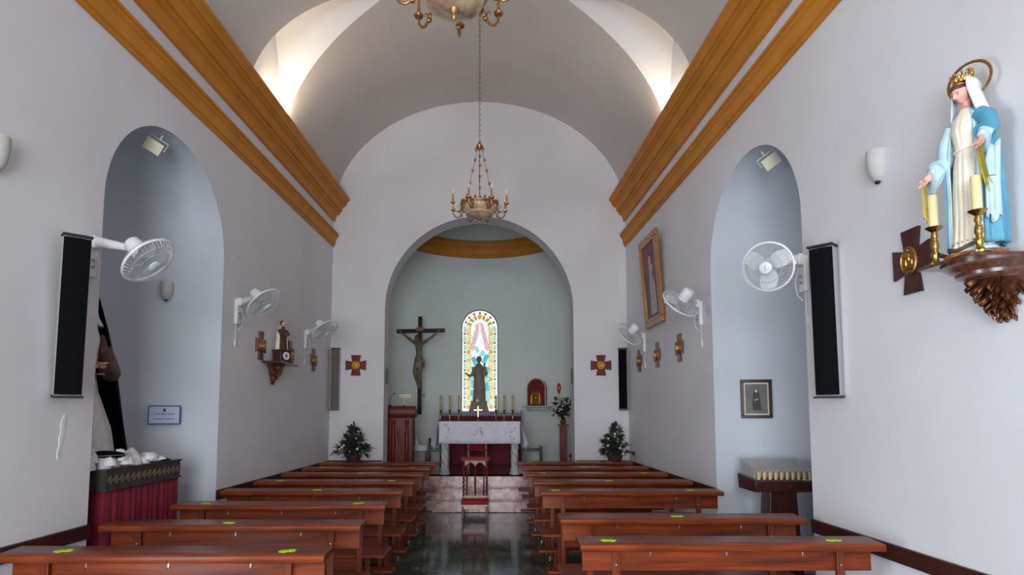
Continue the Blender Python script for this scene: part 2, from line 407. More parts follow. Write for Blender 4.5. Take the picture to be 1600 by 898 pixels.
for t in ts:
    rings.append([(CX - AX * math.cos(t) * math.cos(e), AY + AD * math.sin(t) * math.cos(e), AZ + 1.5 * math.sin(e)) for e in [PI / 2 * q / 12 for q in range(13)]])
mb.loft(rings, closed=False, cap=False)
mb.loft([[(CX + AX * math.cos(a), 10.15, AZ + 1.5 * math.sin(a)), (CX + AX * math.cos(a), AY, AZ + 1.5 * math.sin(a))] for a in [PI * q / 24 for q in range(25)]], closed=False, cap=False)
struct(mb.build('ceiling_apse', APSE, ang=40))
mb = MB(); AC = [(0, 5.19), (.03, 5.19), (.03, 5.25), (.06, 5.29), (.08, 5.36), (.08, 5.42), (.12, 5.45), (.14, 5.5), (.14, 5.57), (0, 5.58)]
rings = []
path = [(CX - AX, 10.2, 1, 0)] + [(aw(t)[0], aw(t)[1], math.cos(t) / AX, -math.sin(t) / AD) for t in ts] + [(CX + AX, 10.2, -1, 0)]
for x, y, nx, ny in path:
    l = math.hypot(nx, ny); rings.append([(x + nx / l * o_, y + ny / l * o_, z) for o_, z in AC])
struct(MB().loft(rings).build('trim_11', OCHRE, ang=12))
rings = [[(x + nx / math.hypot(nx, ny) * o_, y + ny / math.hypot(nx, ny) * o_, z) for o_, z in ((0, .54), (.02, .54), (.02, .62), (0, .62))] for x, y, nx, ny in path]
struct(MB().loft(rings).build('baseboard_apse', WALL, ang=12))
poly = [(CX - AX, 10.1)] + [aw(t) for t in ts] + [(CX + AX, 10.1)]
poly = [(CX - AR + .001, 10.1), (CX - AR + .001, 10.2), (CX - AX, 10.2)] + [aw(t) for t in ts] + [(CX + AX, 10.2), (CX + AR - .001, 10.2), (CX + AR - .001, 10.1)]
struct(MB().prism(poly, lambda u, v: (u, v, DK), lambda u, v: (u, v, 0.001)).build('floor_sanctuary', DECK))
for k, (y, z) in enumerate(((9.6, .18), (9.85, .36), (10.08, .54))):
    wd = 3.2
    mb = MB().box((CX, y + .14, z / 2), (wd if k else 3.9, .28 if k else .2, z)); 
    if not k: mb = MB().box((CX, 9.7, .09), (3.7, .2, .18)); mb.box((CX, 9.83, .09), (wd, .1, .18))
    struct(mb.build('floor_step', PINK, bevel=.012))

# ---------------------------------------------------------------- stained glass window
def glassm(name, c, s):
    m = bpy.data.materials.new(name); m.use_nodes = True; N = m.node_tree.nodes; L = m.node_tree.links; b = N['Principled BSDF']
    b.inputs['Base Color'].default_value = (.02, .02, .02, 1); b.inputs['Roughness'].default_value = .3
    no = N.new('ShaderNodeTexNoise'); no.inputs['Scale'].default_value = 14
    tc = N.new('ShaderNodeTexCoord'); L.new(tc.outputs['Object'], no.inputs['Vector'])
    cr = N.new('ShaderNodeValToRGB'); k = srgb(c); cr.color_ramp.elements[0].color = tuple(q * .75 for q in k[:3]) + (1,); cr.color_ramp.elements[1].color = k
    cr.color_ramp.elements[0].position = .35; cr.color_ramp.elements[1].position = .6
    L.new(no.outputs['Fac'], cr.inputs[0]); L.new(cr.outputs[0], b.inputs['Emission Color']); b.inputs['Emission Strength'].default_value = s
    return m
G = {k: glassm('glass_' + k, c, s) for k, (c, s) in dict(white=((252, 255, 254), 1.0), pink=((226, 190, 200), .95), cyan=((40, 186, 206), .95), aqua=((140, 220, 230), .95), yellow=((232, 200, 84), .95), pale=((234, 228, 158), .95), amber=((232, 160, 30), .95), red=((140, 8, 36), .9), olive=((150, 150, 66), .9), mint=((150, 214, 180), .95)).items()}
LEAD = mat('lead_came', (92, 92, 70), .6, .3)
win = empty('window_1', (WX0, 13.2, WZ0)); win['kind'] = 'structure'
def ploc(poly, y0, y1): return MB().prism(poly, lambda u, v: (u, y0, v), lambda u, v: (u, y1, v))
H0 = WZS - WZ0
archp = [(-WHW, 0), (WHW, 0)] + arc(0, H0, WHW, 0, PI, 24)
ploc(archp, 0, .01).build('window_pane', G['white'], win)
# frame ring and reveal
outer = [(-WHW - .0, -.0)] + [(a, b) for a, b in arc(0, H0, WHW, PI, 0, 24)] + [(WHW, 0)]
inner = [(u * .93, max(0, v) if v <= 0 else (v if v < H0 else H0 + (v - H0) * .93)) for u, v in outer]
rv = MB(); rv.loft([[(u, -.2 + .0, v), (u, .0, v)] for u, v in outer], closed=False, cap=False)
rv.add([(-WHW, -.2, 0), (WHW, -.2, 0), (WHW, .02, 0), (-WHW, .02, 0)], [(0, 1, 2, 3)])
rv.build('window_reveal', APSE, win, ang=30)
fr = MB(); o2 = outer; i2 = [(u * .955, v if v < H0 else H0 + (v - H0) * .955) for u, v in outer]
fr.loft([[(o2[i][0], -.04, o2[i][1]), (i2[i][0], -.04, i2[i][1]), (i2[i][0], .0, i2[i][1]), (o2[i][0], 0, o2[i][1])] for i in range(len(o2))])
fr.build('window_frame', mat('window_frame_paint', (70, 78, 56), .5), win, ang=30)
# border strip of pale yellow flowers with mint and red gems
mb_p, mb_m, mb_r, mb_y, mb_a, mb_o = MB(), MB(), MB(), MB(), MB(), MB()
def quad(mb, cx, cz, w_, h_, y=-.006, rot=0, shape='quad'):
    pts = [(-w_, -h_), (w_, -h_), (w_, h_), (-w_, h_)] if shape == 'quad' else ([(-w_, 0), (0, -h_), (w_, 0), (0, h_)] if shape == 'dia' else [(w_ * math.cos(a), h_ * math.sin(a)) for a in [2 * PI * k / 10 for k in range(10)]])
    c_, s_ = math.cos(rot), math.sin(rot)
    mb.prism([(cx + p * c_ - q * s_, cz + p * s_ + q * c_) for p, q in pts], lambda u, v: (u, y, v), lambda u, v: (u, y + .005, v))
rng = random.Random(5)
for s in (-1, 1):
    for k in range(10):
        z = .1 + k * .21
        if z > H0 + .05: continue
        quad(mb_r, s * .345, z, .026, .026, -.008, shape='o')
        quad(mb_m, s * .345, z + .1, .024, .06, -.007)
        quad(mb_p, s * .26, z + .05, .05, .1, -.007)
        quad(mb_y if k % 3 else mb_a, s * .26, z + .0, .04, .045, -.009, shape='o')
        quad(mb_o, s * .212, z + .1, .006, .09, -.010, rot=.12 * s)
for k in range(1, 8):
    a = PI * k / 8; r_ = .345
    quad(mb_r, r_ * math.cos(a), H0 + r_ * math.sin(a), .026, .026, -.008, shape='o')
    quad(mb_o, .25 * math.cos(a), H0 + .25 * math.sin(a), .05, .02, -.010, rot=a)
    quad(mb_y, .26 * math.cos(a + .12), H0 + .26 * math.sin(a + .12), .045, .018, -.009, rot=a)
quad(mb_a, 0, H0 + .27, .045, .045, -.011, shape='o')
for mb_, nm, g in ((mb_r, 'red_gem_glass', 'red'), (mb_m, 'mint_glass', 'mint'), (mb_p, 'pale_border_glass', 'pale'), (mb_y, 'yellow_glass', 'yellow'), (mb_a, 'amber_glass', 'amber'), (mb_o, 'olive_glass', 'olive')):
    o = mb_.build(nm, G[g], win, smooth=False)
pk = MB()
for s in (-1, 1):
    pk.prism([(s * .01, H0 + .12), (s * .07, H0 + .10), (s * .20, H0 - .35), (s * .20, H0 - .55), (s * .13, H0 - .5), (s * .03, H0 - .1)], lambda u, v: (u, -.005, v), lambda u, v: (u, -.001, v))
pk.build('pink_glass', G['pink'], win, smooth=False)
cy, aq = MB(), MB()
for cx_, cz_, w_, h_, rt in ((-.12, 1.15, .05, .1, .4), (.13, 1.2, .05, .11, -.4), (-.14, .95, .05, .08, .2), (.15, .9, .05, .12, -.2), (-.15, .62, .045, .09, 0), (.16, .55, .05, .1, .2), (-.16, .42, .05, .08, -.3)):
    quad(cy, cx_, cz_, w_, h_, -.007, rt)
for cx_, cz_, w_, h_, rt in ((-.07, 1.42, .04, .07, .5), (-.18, .78, .04, .1, 0), (.17, .72, .04, .08, 0), (-.14, .25, .05, .12, 0), (.14, .3, .06, .14, 0), (.06, 1.32, .05, .07, -.4)):
    quad(aq, cx_, cz_, w_, h_, -.006, rt)
cy.build('cyan_glass', G['cyan'], win, smooth=False); aq.build('aqua_glass', G['aqua'], win, smooth=False)

# ---------------------------------------------------------------- pews
def make_pew():
    root = empty('pew', (0, 0, 0))
    L_ = 1.76
    led = MB(); pr = [(.004, .834), (0, .839), (0, .862)] + [(.012 - .012 * math.cos(a), .862 + .014 * math.sin(a)) for a in (R(30), R(60), R(90))] + [(.19, .884), (.2, .878), (.2, .856), (.19, .85)]
    led.loft([[(x, y, z) for y, z in pr] for x in (-L_ / 2, L_ / 2)]); led.build('ledge', PEWW, root, ang=40, bevel=.003)
    MB().box((0, .115, .775), (L_ - .05, .022, .15)).build('backrest', PEWW, root, bevel=.004)
    MB().box((0, .155, .62), (L_ - .46, .02, .07)).build('back_rail', PEWW, root, bevel=.003)
    for s in (-1, 1):
        p = MB().box((s * .66, .09, .43), (.045, .028, .838)).build('back_post', PEWV, root, bevel=.003)
        for z in (.83, .74): MB().sphere((s * .66, .0745, z), (.006, .003, .006), 8, 6).build('screw', STEEL, p)
        MB().box((s * .66, .40, .215), (.045, .045, .43)).build('front_leg', PEWV, root, bevel=.004)
        MB().box((s * .66, .24, .05), (.04, .36, .05)).build('foot_rail', PEWV, root, bevel=.004)
        MB().box((s * .66, -.03, .09), (.035, .26, .03)).build('kneeler_bracket', PEWV, root, bevel=.003)
        MB().box((s * .66, .225, .012), (.06, .05, .022)).build('foot_plate', STEEL, root, bevel=.003)
    MB().box((0, .29, .435), (L_ - .04, .34, .03)).build('seat', PEWW, root, bevel=.008)
    MB().box((0, .115, .375), (L_ - .46, .02, .09)).build('seat_apron', PEWW, root, bevel=.003)
    k = MB().box((0, -.17, .185), (L_ - .08, .17, .025)).build('kneeler', PEWW, root, bevel=.006)
    for s in (-1, 1):
        MB().box((s * .66, -.17, .087), (.035, .14, .17)).build('kneeler_leg', PEWV, root, bevel=.003)
    for x in (-.45, 0, .45):
        h = MB().box((x, .103, .8), (.007, .003, .036)).tube([(x, .102, .812), (x, .094, .810), (x, .090, .817)], .0022, 6).tube([(x, .102, .788), (x, .092, .782), (x, .084, .788), (x, .083, .796)], .0022, 6)
        h.build('bag_hook', STEEL, root)
    return root
LROWS = [3.12, 3.93, 4.78, 5.62, 6.40, 7.20, 7.95, 8.72]
RROWS = [3.38, 4.18, 5.60, 6.40, 7.22, 8.03, 8.85]
ordn = ['nearest the viewer', 'second from the viewer', 'third from the viewer', 'fourth from the viewer', 'fifth from the viewer', 'third from the steps', 'second from the steps', 'nearest the steps']
ordr = ['nearest the viewer', 'second from the viewer', 'third from the viewer', 'fourth from the viewer', 'third from the steps', 'second from the steps', 'nearest the steps']
proto = make_pew(); first = True
for side, rows, names in (('left', LROWS, ordn), ('right', RROWS, ordr)):
    for i, y in enumerate(rows):
        o = proto if first else copy_tree(proto); first = False
        x = (-1.775 + .045 * i / 7) if side == 'left' else (1.385 - .13 * i / 6)
        o.location = (x, y, 0)
        tag(o, f'reddish brown wooden pew in the {side} block, {names[i]}', 'pew', 'wooden pews')
def sticker():
    pts = [(u, v * 1.35) for u, v in [(-.045, -.004), (-.03, .016), (-.012, .02), (.0, .012), (.014, .022), (.034, .018), (.048, .004), (.04, -.012), (.02, -.018), (.006, -.01), (-.008, -.02), (-.03, -.016)]]
    return MB().prism(pts, lambda u, v: (u, v, 0), lambda u, v: (u, v, .003 + .06 * abs(u) * .3)).build('leaf_sticker', GREEN, smooth=False)
st = sticker(); first = True
rg = random.Random(2)
SL = [(0, -2.34, 'wall end'), (0, -1.12, 'aisle end'), (1, -1.81, 'middle'), (2, -2.39, 'wall end'), (2, -1.12, 'aisle end'), (3, -1.72, 'middle'), (4, -2.37, 'wall end'), (4, -1.13, 'aisle end'), (5, -1.66, 'middle'), (6, -2.35, 'wall end'), (6, -1.12, 'aisle end')]
SR = [(0, .68, 'aisle end'), (0, 2.01, 'wall end'), (1, 1.34, 'middle'), (2, .61, 'aisle end'), (2, 1.92, 'wall end'), (3, 1.29, 'middle'), (4, .62, 'aisle end'), (4, 1.89, 'wall end'), (5, 1.26, 'middle'), (6, .56, 'aisle end'), (6, 1.78, 'wall end')]
for side, lst, rows, names in (('left', SL, LROWS, ordn), ('right', SR, RROWS, ordr)):
    for i, x, wh in lst:
        o = st if first else st.copy()
        if not first: col.objects.link(o)
        first = False
        o.location = (x, rows[i] + .085, .8795); o.rotation_euler = (R(.9), 0, rg.uniform(-.4, .4))
        tag(o, f'lime green sticker at the {wh} of the {side} pew {names[i]}', 'sticker', 'green place stickers')

# ---------------------------------------------------------------- chandeliers
def chain(mb, p0, p1, step=.035, r=.011, w_=.0028):
    p0, p1 = Vector(p0), Vector(p1); d = p1 - p0; n = max(2, int(d.length / step)); m = aim(d)
    for i in range(n):
        c = p0 + d * ((i + .5) / n); rt = m @ rotm(z=90 * (i % 2)) @ rotm(x=90)
        mb.torus(c, r, w_, rt, 10, 5, sx=.62) if False else mb.torus(c, r, w_, m @ Matrix.Rotation(R(90 * (i % 2)), 3, 'Z') @ Matrix.Rotation(R(90), 3, 'X'), 10, 5)
    return mb
def make_chandelier(loc, rz, sc_, topz, label, drop=.9):
    x0, y0, z0 = loc
    root = empty('chandelier', loc, rz, label, 'chandelier', 'gilded chandeliers')
    k = sc_
    prof = [(.002, .05 * k)] + [(.27 * k * math.sin(a), .26 * k - .21 * k * math.cos(a)) for a in [R(q) for q in range(8, 86, 9)]] + [(.262 * k, .255 * k), (.2 * k, .1 * k), (.002, .07 * k)]
    MB().lathe(prof, n=40).build('bowl', ALAB, root, ang=50)
    fin = MB().lathe([(.002, -.03 * k), (.016 * k, -.015 * k), (.018 * k, 0), (.01 * k, .012 * k), (.028 * k, .03 * k), (.034 * k, .045 * k), (.02 * k, .06 * k), (.002, .06 * k)], n=16)
    fin.build('finial', OLDGOLD, root)
    rim = MB().torus((0, 0, .25 * k), .27 * k, .014 * k, n=48, m=8).torus((0, 0, .225 * k), .262 * k, .008 * k, n=48, m=6)
    for i in range(24):
        a = 2 * PI * i / 24; rr = .27 * k
        rim.sphere((rr * math.cos(a), rr * math.sin(a), .275 * k + .012 * k * (i % 2)), (.018 * k, .018 * k, .022 * k), 8, 6)
        rim.tube([((rr) * math.cos(a), rr * math.sin(a), .24 * k), ((rr - .01) * math.cos(a + .06), (rr - .01) * math.sin(a + .06), .205 * k), ((rr - .045) * math.cos(a), (rr - .045) * math.sin(a), .17 * k)], [.008 * k, .007 * k, .002 * k], 5)
    rim.build('rim', OLDGOLD, root)
    for i in range(8):
        a = 2 * PI * i / 8 + PI / 8; ca, sa = math.cos(a), math.sin(a)
        P = lambda r_, z: (r_ * k * ca, r_ * k * sa, z * k)
        am = MB().tube([P(.25, .2), P(.29, .13), P(.34, .1), P(.38, .115), P(.415, .16), P(.42, .21)], [.014 * k, .012 * k, .010 * k, .010 * k, .009 * k, .008 * k], 8)
        am.tube([P(.29, .13), P(.31, .18), P(.335, .2), P(.345, .175)], [.008 * k, .006 * k, .005 * k, .002 * k], 6).sphere(P(.29, .125), .02 * k, 10, 8)
        am.lathe([(.003, .2 * k), (.03 * k, .215 * k), (.036 * k, .23 * k), (.012 * k, .235 * k), (.003, .235 * k)], (.42 * k * ca, .42 * k * sa, 0), 14)
        ao = am.build('arm', OLDGOLD, root)
        MB().lathe([(.002, .235 * k), (.013 * k, .235 * k), (.015 * k, .26 * k), (.011 * k, .27 * k), (.011 * k, .35 * k), (.013 * k, .355 * k), (.002, .36 * k)], (.42 * k * ca, .42 * k * sa, 0), 10).build('candle_sleeve', GOLD, ao)
        MB().lathe([(.002, .36 * k), (.01 * k, .37 * k), (.013 * k, .39 * k), (.009 * k, .42 * k), (.002, .44 * k)], (.42 * k * ca, .42 * k * sa, 0), 10).build('bulb', BULB, ao)
    ct = 1.05 * k * drop / .9
    for i in range(3):
        a = 2 * PI * i / 3 + .5
        p0 = Vector((.26 * k * math.cos(a), .26 * k * math.sin(a), .27 * k)); p1 = Vector((.035 * k * math.cos(a), .035 * k * math.sin(a), ct))
        m = MB(); 
        chain(m, p0, p1, .03 * k, .009 * k, .0026 * k)
        for q in (.18, .4, .62, .8): 
            c = p0.lerp(p1, q); m.sphere(c, (.016 * k, .016 * k, .026 * k), 8, 6).tube([c, c + Vector((.02 * k, 0, .02 * k)), c + Vector((.025 * k, 0, -.012 * k))], [.007 * k, .006 * k, .002], 5)
        m.build('bowl_chain', OLDGOLD, root)
    MB().tube([(0, 0, .1 * k), (0, 0, ct)], .005 * k, 8).sphere((0, 0, .3 * k), .02 * k, 10, 8).sphere((0, 0, .62 * k), .014 * k, 10, 8).build('stem', OLDGOLD, root)
    cr = MB().lathe([(.002, ct - .03 * k), (.03 * k, ct - .02 * k), (.05 * k, ct + .01 * k), (.055 * k, ct + .03 * k), (.035 * k, ct + .05 * k), (.012 * k, ct + .09 * k), (.002, ct + .1 * k)], n=16)
    for i in range(8):
        a = 2 * PI * i / 8; cr.tube([(.04 * k * math.cos(a), .04 * k * math.sin(a), ct), (.068 * k * math.cos(a), .068 * k * math.sin(a), ct - .01 * k), (.066 * k * math.cos(a), .066 * k * math.sin(a), ct - .05 * k)], [.012 * k, .01 * k, .003 * k], 6)
    cr.build('crown_canopy', OLDGOLD, root)
    m = chain(MB(), (0, 0, ct + .09 * k), (0, 0, topz - z0 - .03), .036, .012, .0035); m.build('suspension_chain', mat('chain_iron', (120, 92, 74), .45, .7), root)
    MB().lathe([(.002, topz - z0 - .05), (.03, topz - z0 - .045), (.05, topz - z0 - .01), (.05, topz - z0), (.002, topz - z0)], n=16).build('ceiling_rose', OLDGOLD, root)
    return root
make_chandelier((-.176, 7.45, 4.15), .05, .90, 7.1, 'gilded alabaster bowl chandelier on a long chain before the chancel arch', 0.96)
make_chandelier((-.262, 3.7, 4.30), .35, .98, 7.1, 'gilded alabaster bowl chandelier nearest the viewer, cut by the top edge')

# ---------------------------------------------------------------- wall fans
def make_fan(mount, side, head, n, label, hub_print=False, r=.2, mounth=.28):
    root = empty('wall_fan', mount, 0, label, 'fan', 'white wall fans')
    hd = Vector(head) - Vector(mount); n = Vector(n).normalized(); A = aim(n)
    s = side
    mp = MB().box((s * .02, 0, -.1), (.04, .09, mounth)).box((s * .05, 0, .01), (.05, .075, .09))
    mo = mp.build('wall_mount', WHITEP, root, bevel=.01)
    kn = MB().lathe([(.002, 0), (.012, 0), (.012, .012), (.002, .014)], n=12)
    k2 = MB(); k2.at((s * .04, 0, -.12), aim((s, 0, 0))); k2.lathe([(.002, 0), (.012, 0), (.012, .014), (.002, .016)], n=12); k2.at((s * .04, 0, -.17), aim((s, 0, 0))); k2.lathe([(.002, 0), (.012, 0), (.012, .014), (.002, .016)], n=12)
    k2.build('speed_knob', STEEL, mo)
    neck = hd - n * .11
    el = Vector((s * .07, 0, .015))
    d = neck - el
    side_ = d.cross(Vector((0, 0, 1))).normalized() * .022; up_ = side_.cross(d).normalized() * -.03
    am = MB(); rings = []
    for t, w_ in ((0, 1.25), (.35, 1.1), (.8, .75), (1, .6)):
        c = el + d * t; rings.append([c + side_ * w_ * math.cos(a) + up_ * w_ * math.sin(a) for a in [2 * PI * q / 12 for q in range(12)]])
    am.loft(rings).build('arm', WHITEP, root, ang=50)
    mt = MB().at(hd, A); mt.lathe([(.002, -.19), (.045, -.188), (.058, -.175), (.064, -.1), (.06, -.055), (.002, -.05)], n=20)
    mt.at(hd - n * .11 , A); mt.tube([(0, 0, 0), (0, 0, 0.01)], .03, 8)
    mt.build('motor_housing', WHITEP, root, ang=50)
    # guards
    for nm, z1, sg in (('rear_guard', -.055, -1), ('front_guard', .06, 1)):
        g = MB().at(hd, A)
        for rr, zz in ((.045, z1), (.11, z1 * .92), (.16, z1 * .7)): g.torus((0, 0, zz), rr, .0022, n=28, m=4)
        for q in range(40):
            a = 2 * PI * q / 40; ca, sa = math.cos(a), math.sin(a)
            g.tube([(.04 * ca, .04 * sa, z1), (.11 * math.cos(a + .1), .11 * math.sin(a + .1), z1 * .93), (.17 * math.cos(a + .14), .17 * math.sin(a + .14), z1 * .6), (r * math.cos(a + .15), r * math.sin(a + .15), .004 * sg)], .0013, 4, cap=False)
        g.build(nm, GREYP, root)
    g = MB().at(hd, A); g.torus((0, 0, 0), r, .009, n=44, m=8); g.box((r + .008, 0, 0), (.02, .02, .025)); g.build('guard_rim', WHITEP, root)
    for q in range(3):
        b = MB().at(hd, A @ rotm(z=120 * q + 20)); rings = []
        for t in range(9):
            rr = .03 + .145 * t / 8; wd = .06 + .07 * math.sin(PI * min(1, t / 9)); tw = .5 - .25 * t / 8
            c0 = -wd * .4; row = []
            for u in range(5):
                yy = c0 + wd * u / 4; row.append((rr * math.cos(yy / max(rr, .06)), rr * math.sin(yy / max(rr, .06)), -math.sin(tw) * yy * .5))
            rings.append(row + [(p[0], p[1], p[2] - .002) for p in row[::-1]])
        b.loft(rings).build('blade', BLADE, root, ang=60)
    hb = MB().at(hd, A); hb.lathe([(.002, .074), (.03, .072), (.043, .066), (.045, .058), (.002, .056)], n=24)
    h = hb.build('hub_cap', WHITEP, root, ang=50)
    em = MB().at(hd + n * .0745, A); em.tube([(-.004, -.02, 0), (.006, -.004, 0), (-.004, .006, 0), (.004, .022, 0)], .003, 6); em.build('hub_emblem', TEAL, h)
    c = MB().tube([(s * .05, .02, -.05), (s * .075, .03, -.16), (s * .06, .03, -.26), (s * .03, .02, -.3)], .003, 5).tube([(s * .01, 0, -.24), (s * .01, 0, -.42)], .004, 5)
    c.sphere((s * .03, .02, -.3), .008, 8, 6); c.box((s * .008, 0, -.45), (.012, .03, .07))
    c.build('power_cord', WHITEP, root)
    return root
def fdir(head, c, ix, iy):
    V_ = (Vector((0, 0, 1.63)) - Vector(head)).normalized(); r_ = (-V_).cross(Vector((0, 0, 1))).normalized(); u_ = r_.cross(-V_)
    return c * V_ + math.sqrt(1 - c * c) * (Vector((ix, iy)).normalized().x * r_ - Vector((ix, iy)).normalized().y * u_)
make_fan((xl(4.06), 4.06, 2.84), 1, (-2.42, 3.98, 2.70), fdir((-2.42, 3.98, 2.70), .52, .72, .72), 'white wall fan above the near left black column speaker, tilted downwards', r=.19)
make_fan((xl(6.33), 6.33, 2.85), 1, (-2.45, 6.10, 2.80), fdir((-2.45, 6.1, 2.8), .5, .68, .75), 'white wall fan on the left wall just past the arched niche')
make_fan((xl(8.52), 8.52, 2.82), 1, (-2.40, 8.18, 2.80), fdir((-2.4, 8.18, 2.8), .52, .62, .8), 'white wall fan on the left wall nearest the altar')
make_fan((xr(4.38), 4.38, 2.80), -1, (2.02, 4.16, 2.70), fdir((2.02, 4.16, 2.7), .96, -.8, .3), 'white wall fan facing the viewer before the right-hand niche', r=.175)
make_fan((xr(6.49), 6.49, 2.86), -1, (1.99, 6.05, 2.79), fdir((1.99, 6.05, 2.79), -.40, -.62, .8), 'white wall fan beside the large framed painting, seen from behind')
make_fan((xr(8.74), 8.74, 2.80), -1, (1.94, 8.15, 2.75), fdir((1.94, 8.15, 2.75), -.45, -.7, .72), 'white wall fan on the right wall nearest the altar')

# ---------------------------------------------------------------- column speakers
SPKW = mat('speaker_side', (176, 176, 178), .5, var=.03)
def make_speaker(loc, yaw, tilt, label, cloth, h=1.04, w_=.155, grp='column loudspeakers', sx=0):
    root = empty('column_speaker', loc, R(yaw), label, 'loudspeaker', grp)   # local -Y is the front
    M_ = rotm(x=tilt)
    b = MB().at((0, 0, 0), M_); b.box((0, .03, 0), (w_, .085, h)); b.build('cabinet', SPKW, root, bevel=.01)
    g = MB().at((0, 0, 0), M_); rings = []
    for z in (-h / 2 + .01, h / 2 - .01):
        rings.append([(x, -.015 - .018 * math.cos(x / (w_ * .5) * PI / 2), z) for x in [(-.48 + .96 * k / 8) * w_ for k in range(9)]] + [(w_ * .48, -.01, z), (-w_ * .48, -.01, z)])
    g.loft(rings).build('grille', cloth, root, ang=60)
    for s in (-1, 1):
        c = MB().at((0, 0, 0), M_); c.box((0, .02, s * (h / 2 + .006)), (w_ + .012, .125, .014)); c.build('end_cap', BLACKP, root, bevel=.003)
    br = MB()
    br.box((0, .075 + .04, .28), (.04, .12, .03)).box((0, .075 + .04, -.28), (.04, .1, .03)); br.build('wall_bracket', BLACKP, root)
    return root
make_speaker((-2.77, 3.76, 2.265), 42, 5, 'tall black-fronted column speaker on the left wall before the niche', BLACKF, h=1.05)
make_speaker((2.32, 3.99, 2.27), -48, 1, 'tall black-fronted column speaker on the right wall before the niche', BLACKF, h=1.05)
make_speaker((-2.66, 9.68, 2.2), 4, 0, 'grey-fronted column speaker in the far left corner beside the chancel arch', GREYF, h=1.02, w_=.14)
make_speaker((2.19, 9.68, 2.2), -18, 0, 'black column speaker in the far right corner beside the chancel arch', BLACKF, h=1.02, w_=.14)

# ---------------------------------------------------------------- stations of the cross
STATW = wood('dull_cross_wood', (112, 70, 50), (72, 42, 32), axis=2)
def cross_mesh(a=.175, b=.085, c=.062):
    # maltese-like cross in the local XZ plane
    pts = []
    for k in range(4):
        t = PI / 2 * k; ct, s_ = math.cos(t), math.sin(t)
        for u, v in ((a, -b), (a, b), (c, c)): pts.append((u * ct - v * s_, u * s_ + v * ct))
    return pts
def make_station(loc, yaw, label, wd=REDW, sc_=1.0, wx=1.0):
    root = empty('station_cross', loc, R(yaw), label, 'cross', 'wooden crosses of the stations')
    pts = [(u * sc_ * wx, v * sc_) for u, v in cross_mesh()]
    MB().prism(pts, lambda u, v: (u, 0, v), lambda u, v: (u, .02, v)).build('cross_board', wd, root, smooth=False, bevel=.004)
    m = MB().at((0, -.0, 0), Matrix.Diagonal((wx, 1, 1)) @ rotm(x=90)); m.lathe([(.002, 0), (.078 * sc_, 0), (.078 * sc_, .01), (.07 * sc_, .016), (.066 * sc_, .01), (.002, .01)], n=28)
    md = m.build('medallion', OLDGOLD if wd is not REDW else GOLD, root, ang=40)
    f = MB()
    for x, z, rx, rz_ in ((0, .02, .012, .03), (-.028, -.005, .01, .028), (.028, -.008, .01, .024), (0, -.04, .04, .008)):
        f.sphere((x * sc_ * wx, -.012, z * sc_), (rx * sc_, .008, rz_ * sc_), 8, 6)
    f.sphere((0, -.014, .058 * sc_), .008 * sc_, 8, 6); f.tube([(-.04 * sc_, -.014, .03 * sc_), (.04 * sc_, -.014, .012 * sc_)], .004, 5)
    f.build('relief_figure', GOLD, md)
    return root
E1 = 'red-brown wooden cross with a gold medallion on the end wall, '
make_station((-2.335, 9.778, 2.44), 0, E1 + 'left of the arch')
make_station((1.845, 9.778, 2.44), 0, E1 + 'right of the arch')
LY = R(0)
for y, t in ((6.98, 'wooden cross with gold medallion on left wall, left of the bracket saint'), (7.93, 'wooden cross with gold medallion right behind the bracket saint'), (8.91, 'wooden cross with gold medallion on left wall nearest the altar')):
    make_station((xl(y) + .022, y, 2.45), 90 - 1.4, t, STATW, wx=.76)
for y, t in ((9.04, 'wooden cross with gold medallion on right wall nearest the altar'), (8.12, 'wooden cross with gold medallion on right wall under the large painting'), (7.21, 'wooden cross with gold medallion on right wall below the middle fan')):
    make_station((xr(y) - .022, y, 2.45), -90 + 1.3, t, STATW, wx=.76)
make_station((xr(3.29) - .022, 3.29, 2.51), -90 + 1.3, 'dark wooden cross with a dull medallion beside the statue bracket', DARKW, 1.08, .76)

# ---------------------------------------------------------------- wall sconces
def make_sconce(loc, yaw, label, k=1.0):
    root = empty('wall_sconce', loc, R(yaw), label, 'wall lamp', 'plaster wall sconces')
    m = MB(); pr = [(.012, -.1), (.028, -.095), (.05, -.06), (.062, -.01), (.066, .05), (.064, .1), (.058, .1), (.056, .03), (.002, .0)]
    rings = []
    for r_, z in pr: rings.append([(r_ * k * math.cos(a), -r_ * k * 1.15 * math.sin(a), z * k) for a in [PI * q / 16 for q in range(17)]])
    m.loft(rings).build('shade', PLASTERW, root, ang=50)
    MB().sphere((0, -.018 * k, -.1 * k), (.018 * k, .016 * k, .014 * k), 12, 8).build('bottom_cap', BLACKP, root)
make_sconce((xr(3.53), 3.53, 3.18), -90, 'pale plaster cup sconce on the right wall between niche and statue')
make_sconce((xl(3.28), 3.28, 3.15), 90, 'pale plaster cup sconce on the left wall at the left edge', 1.05)
make_sconce((-3.39, 5.905, 2.89), 23, 'grey plaster cup sconce inside the left niche below the near fan', .95)

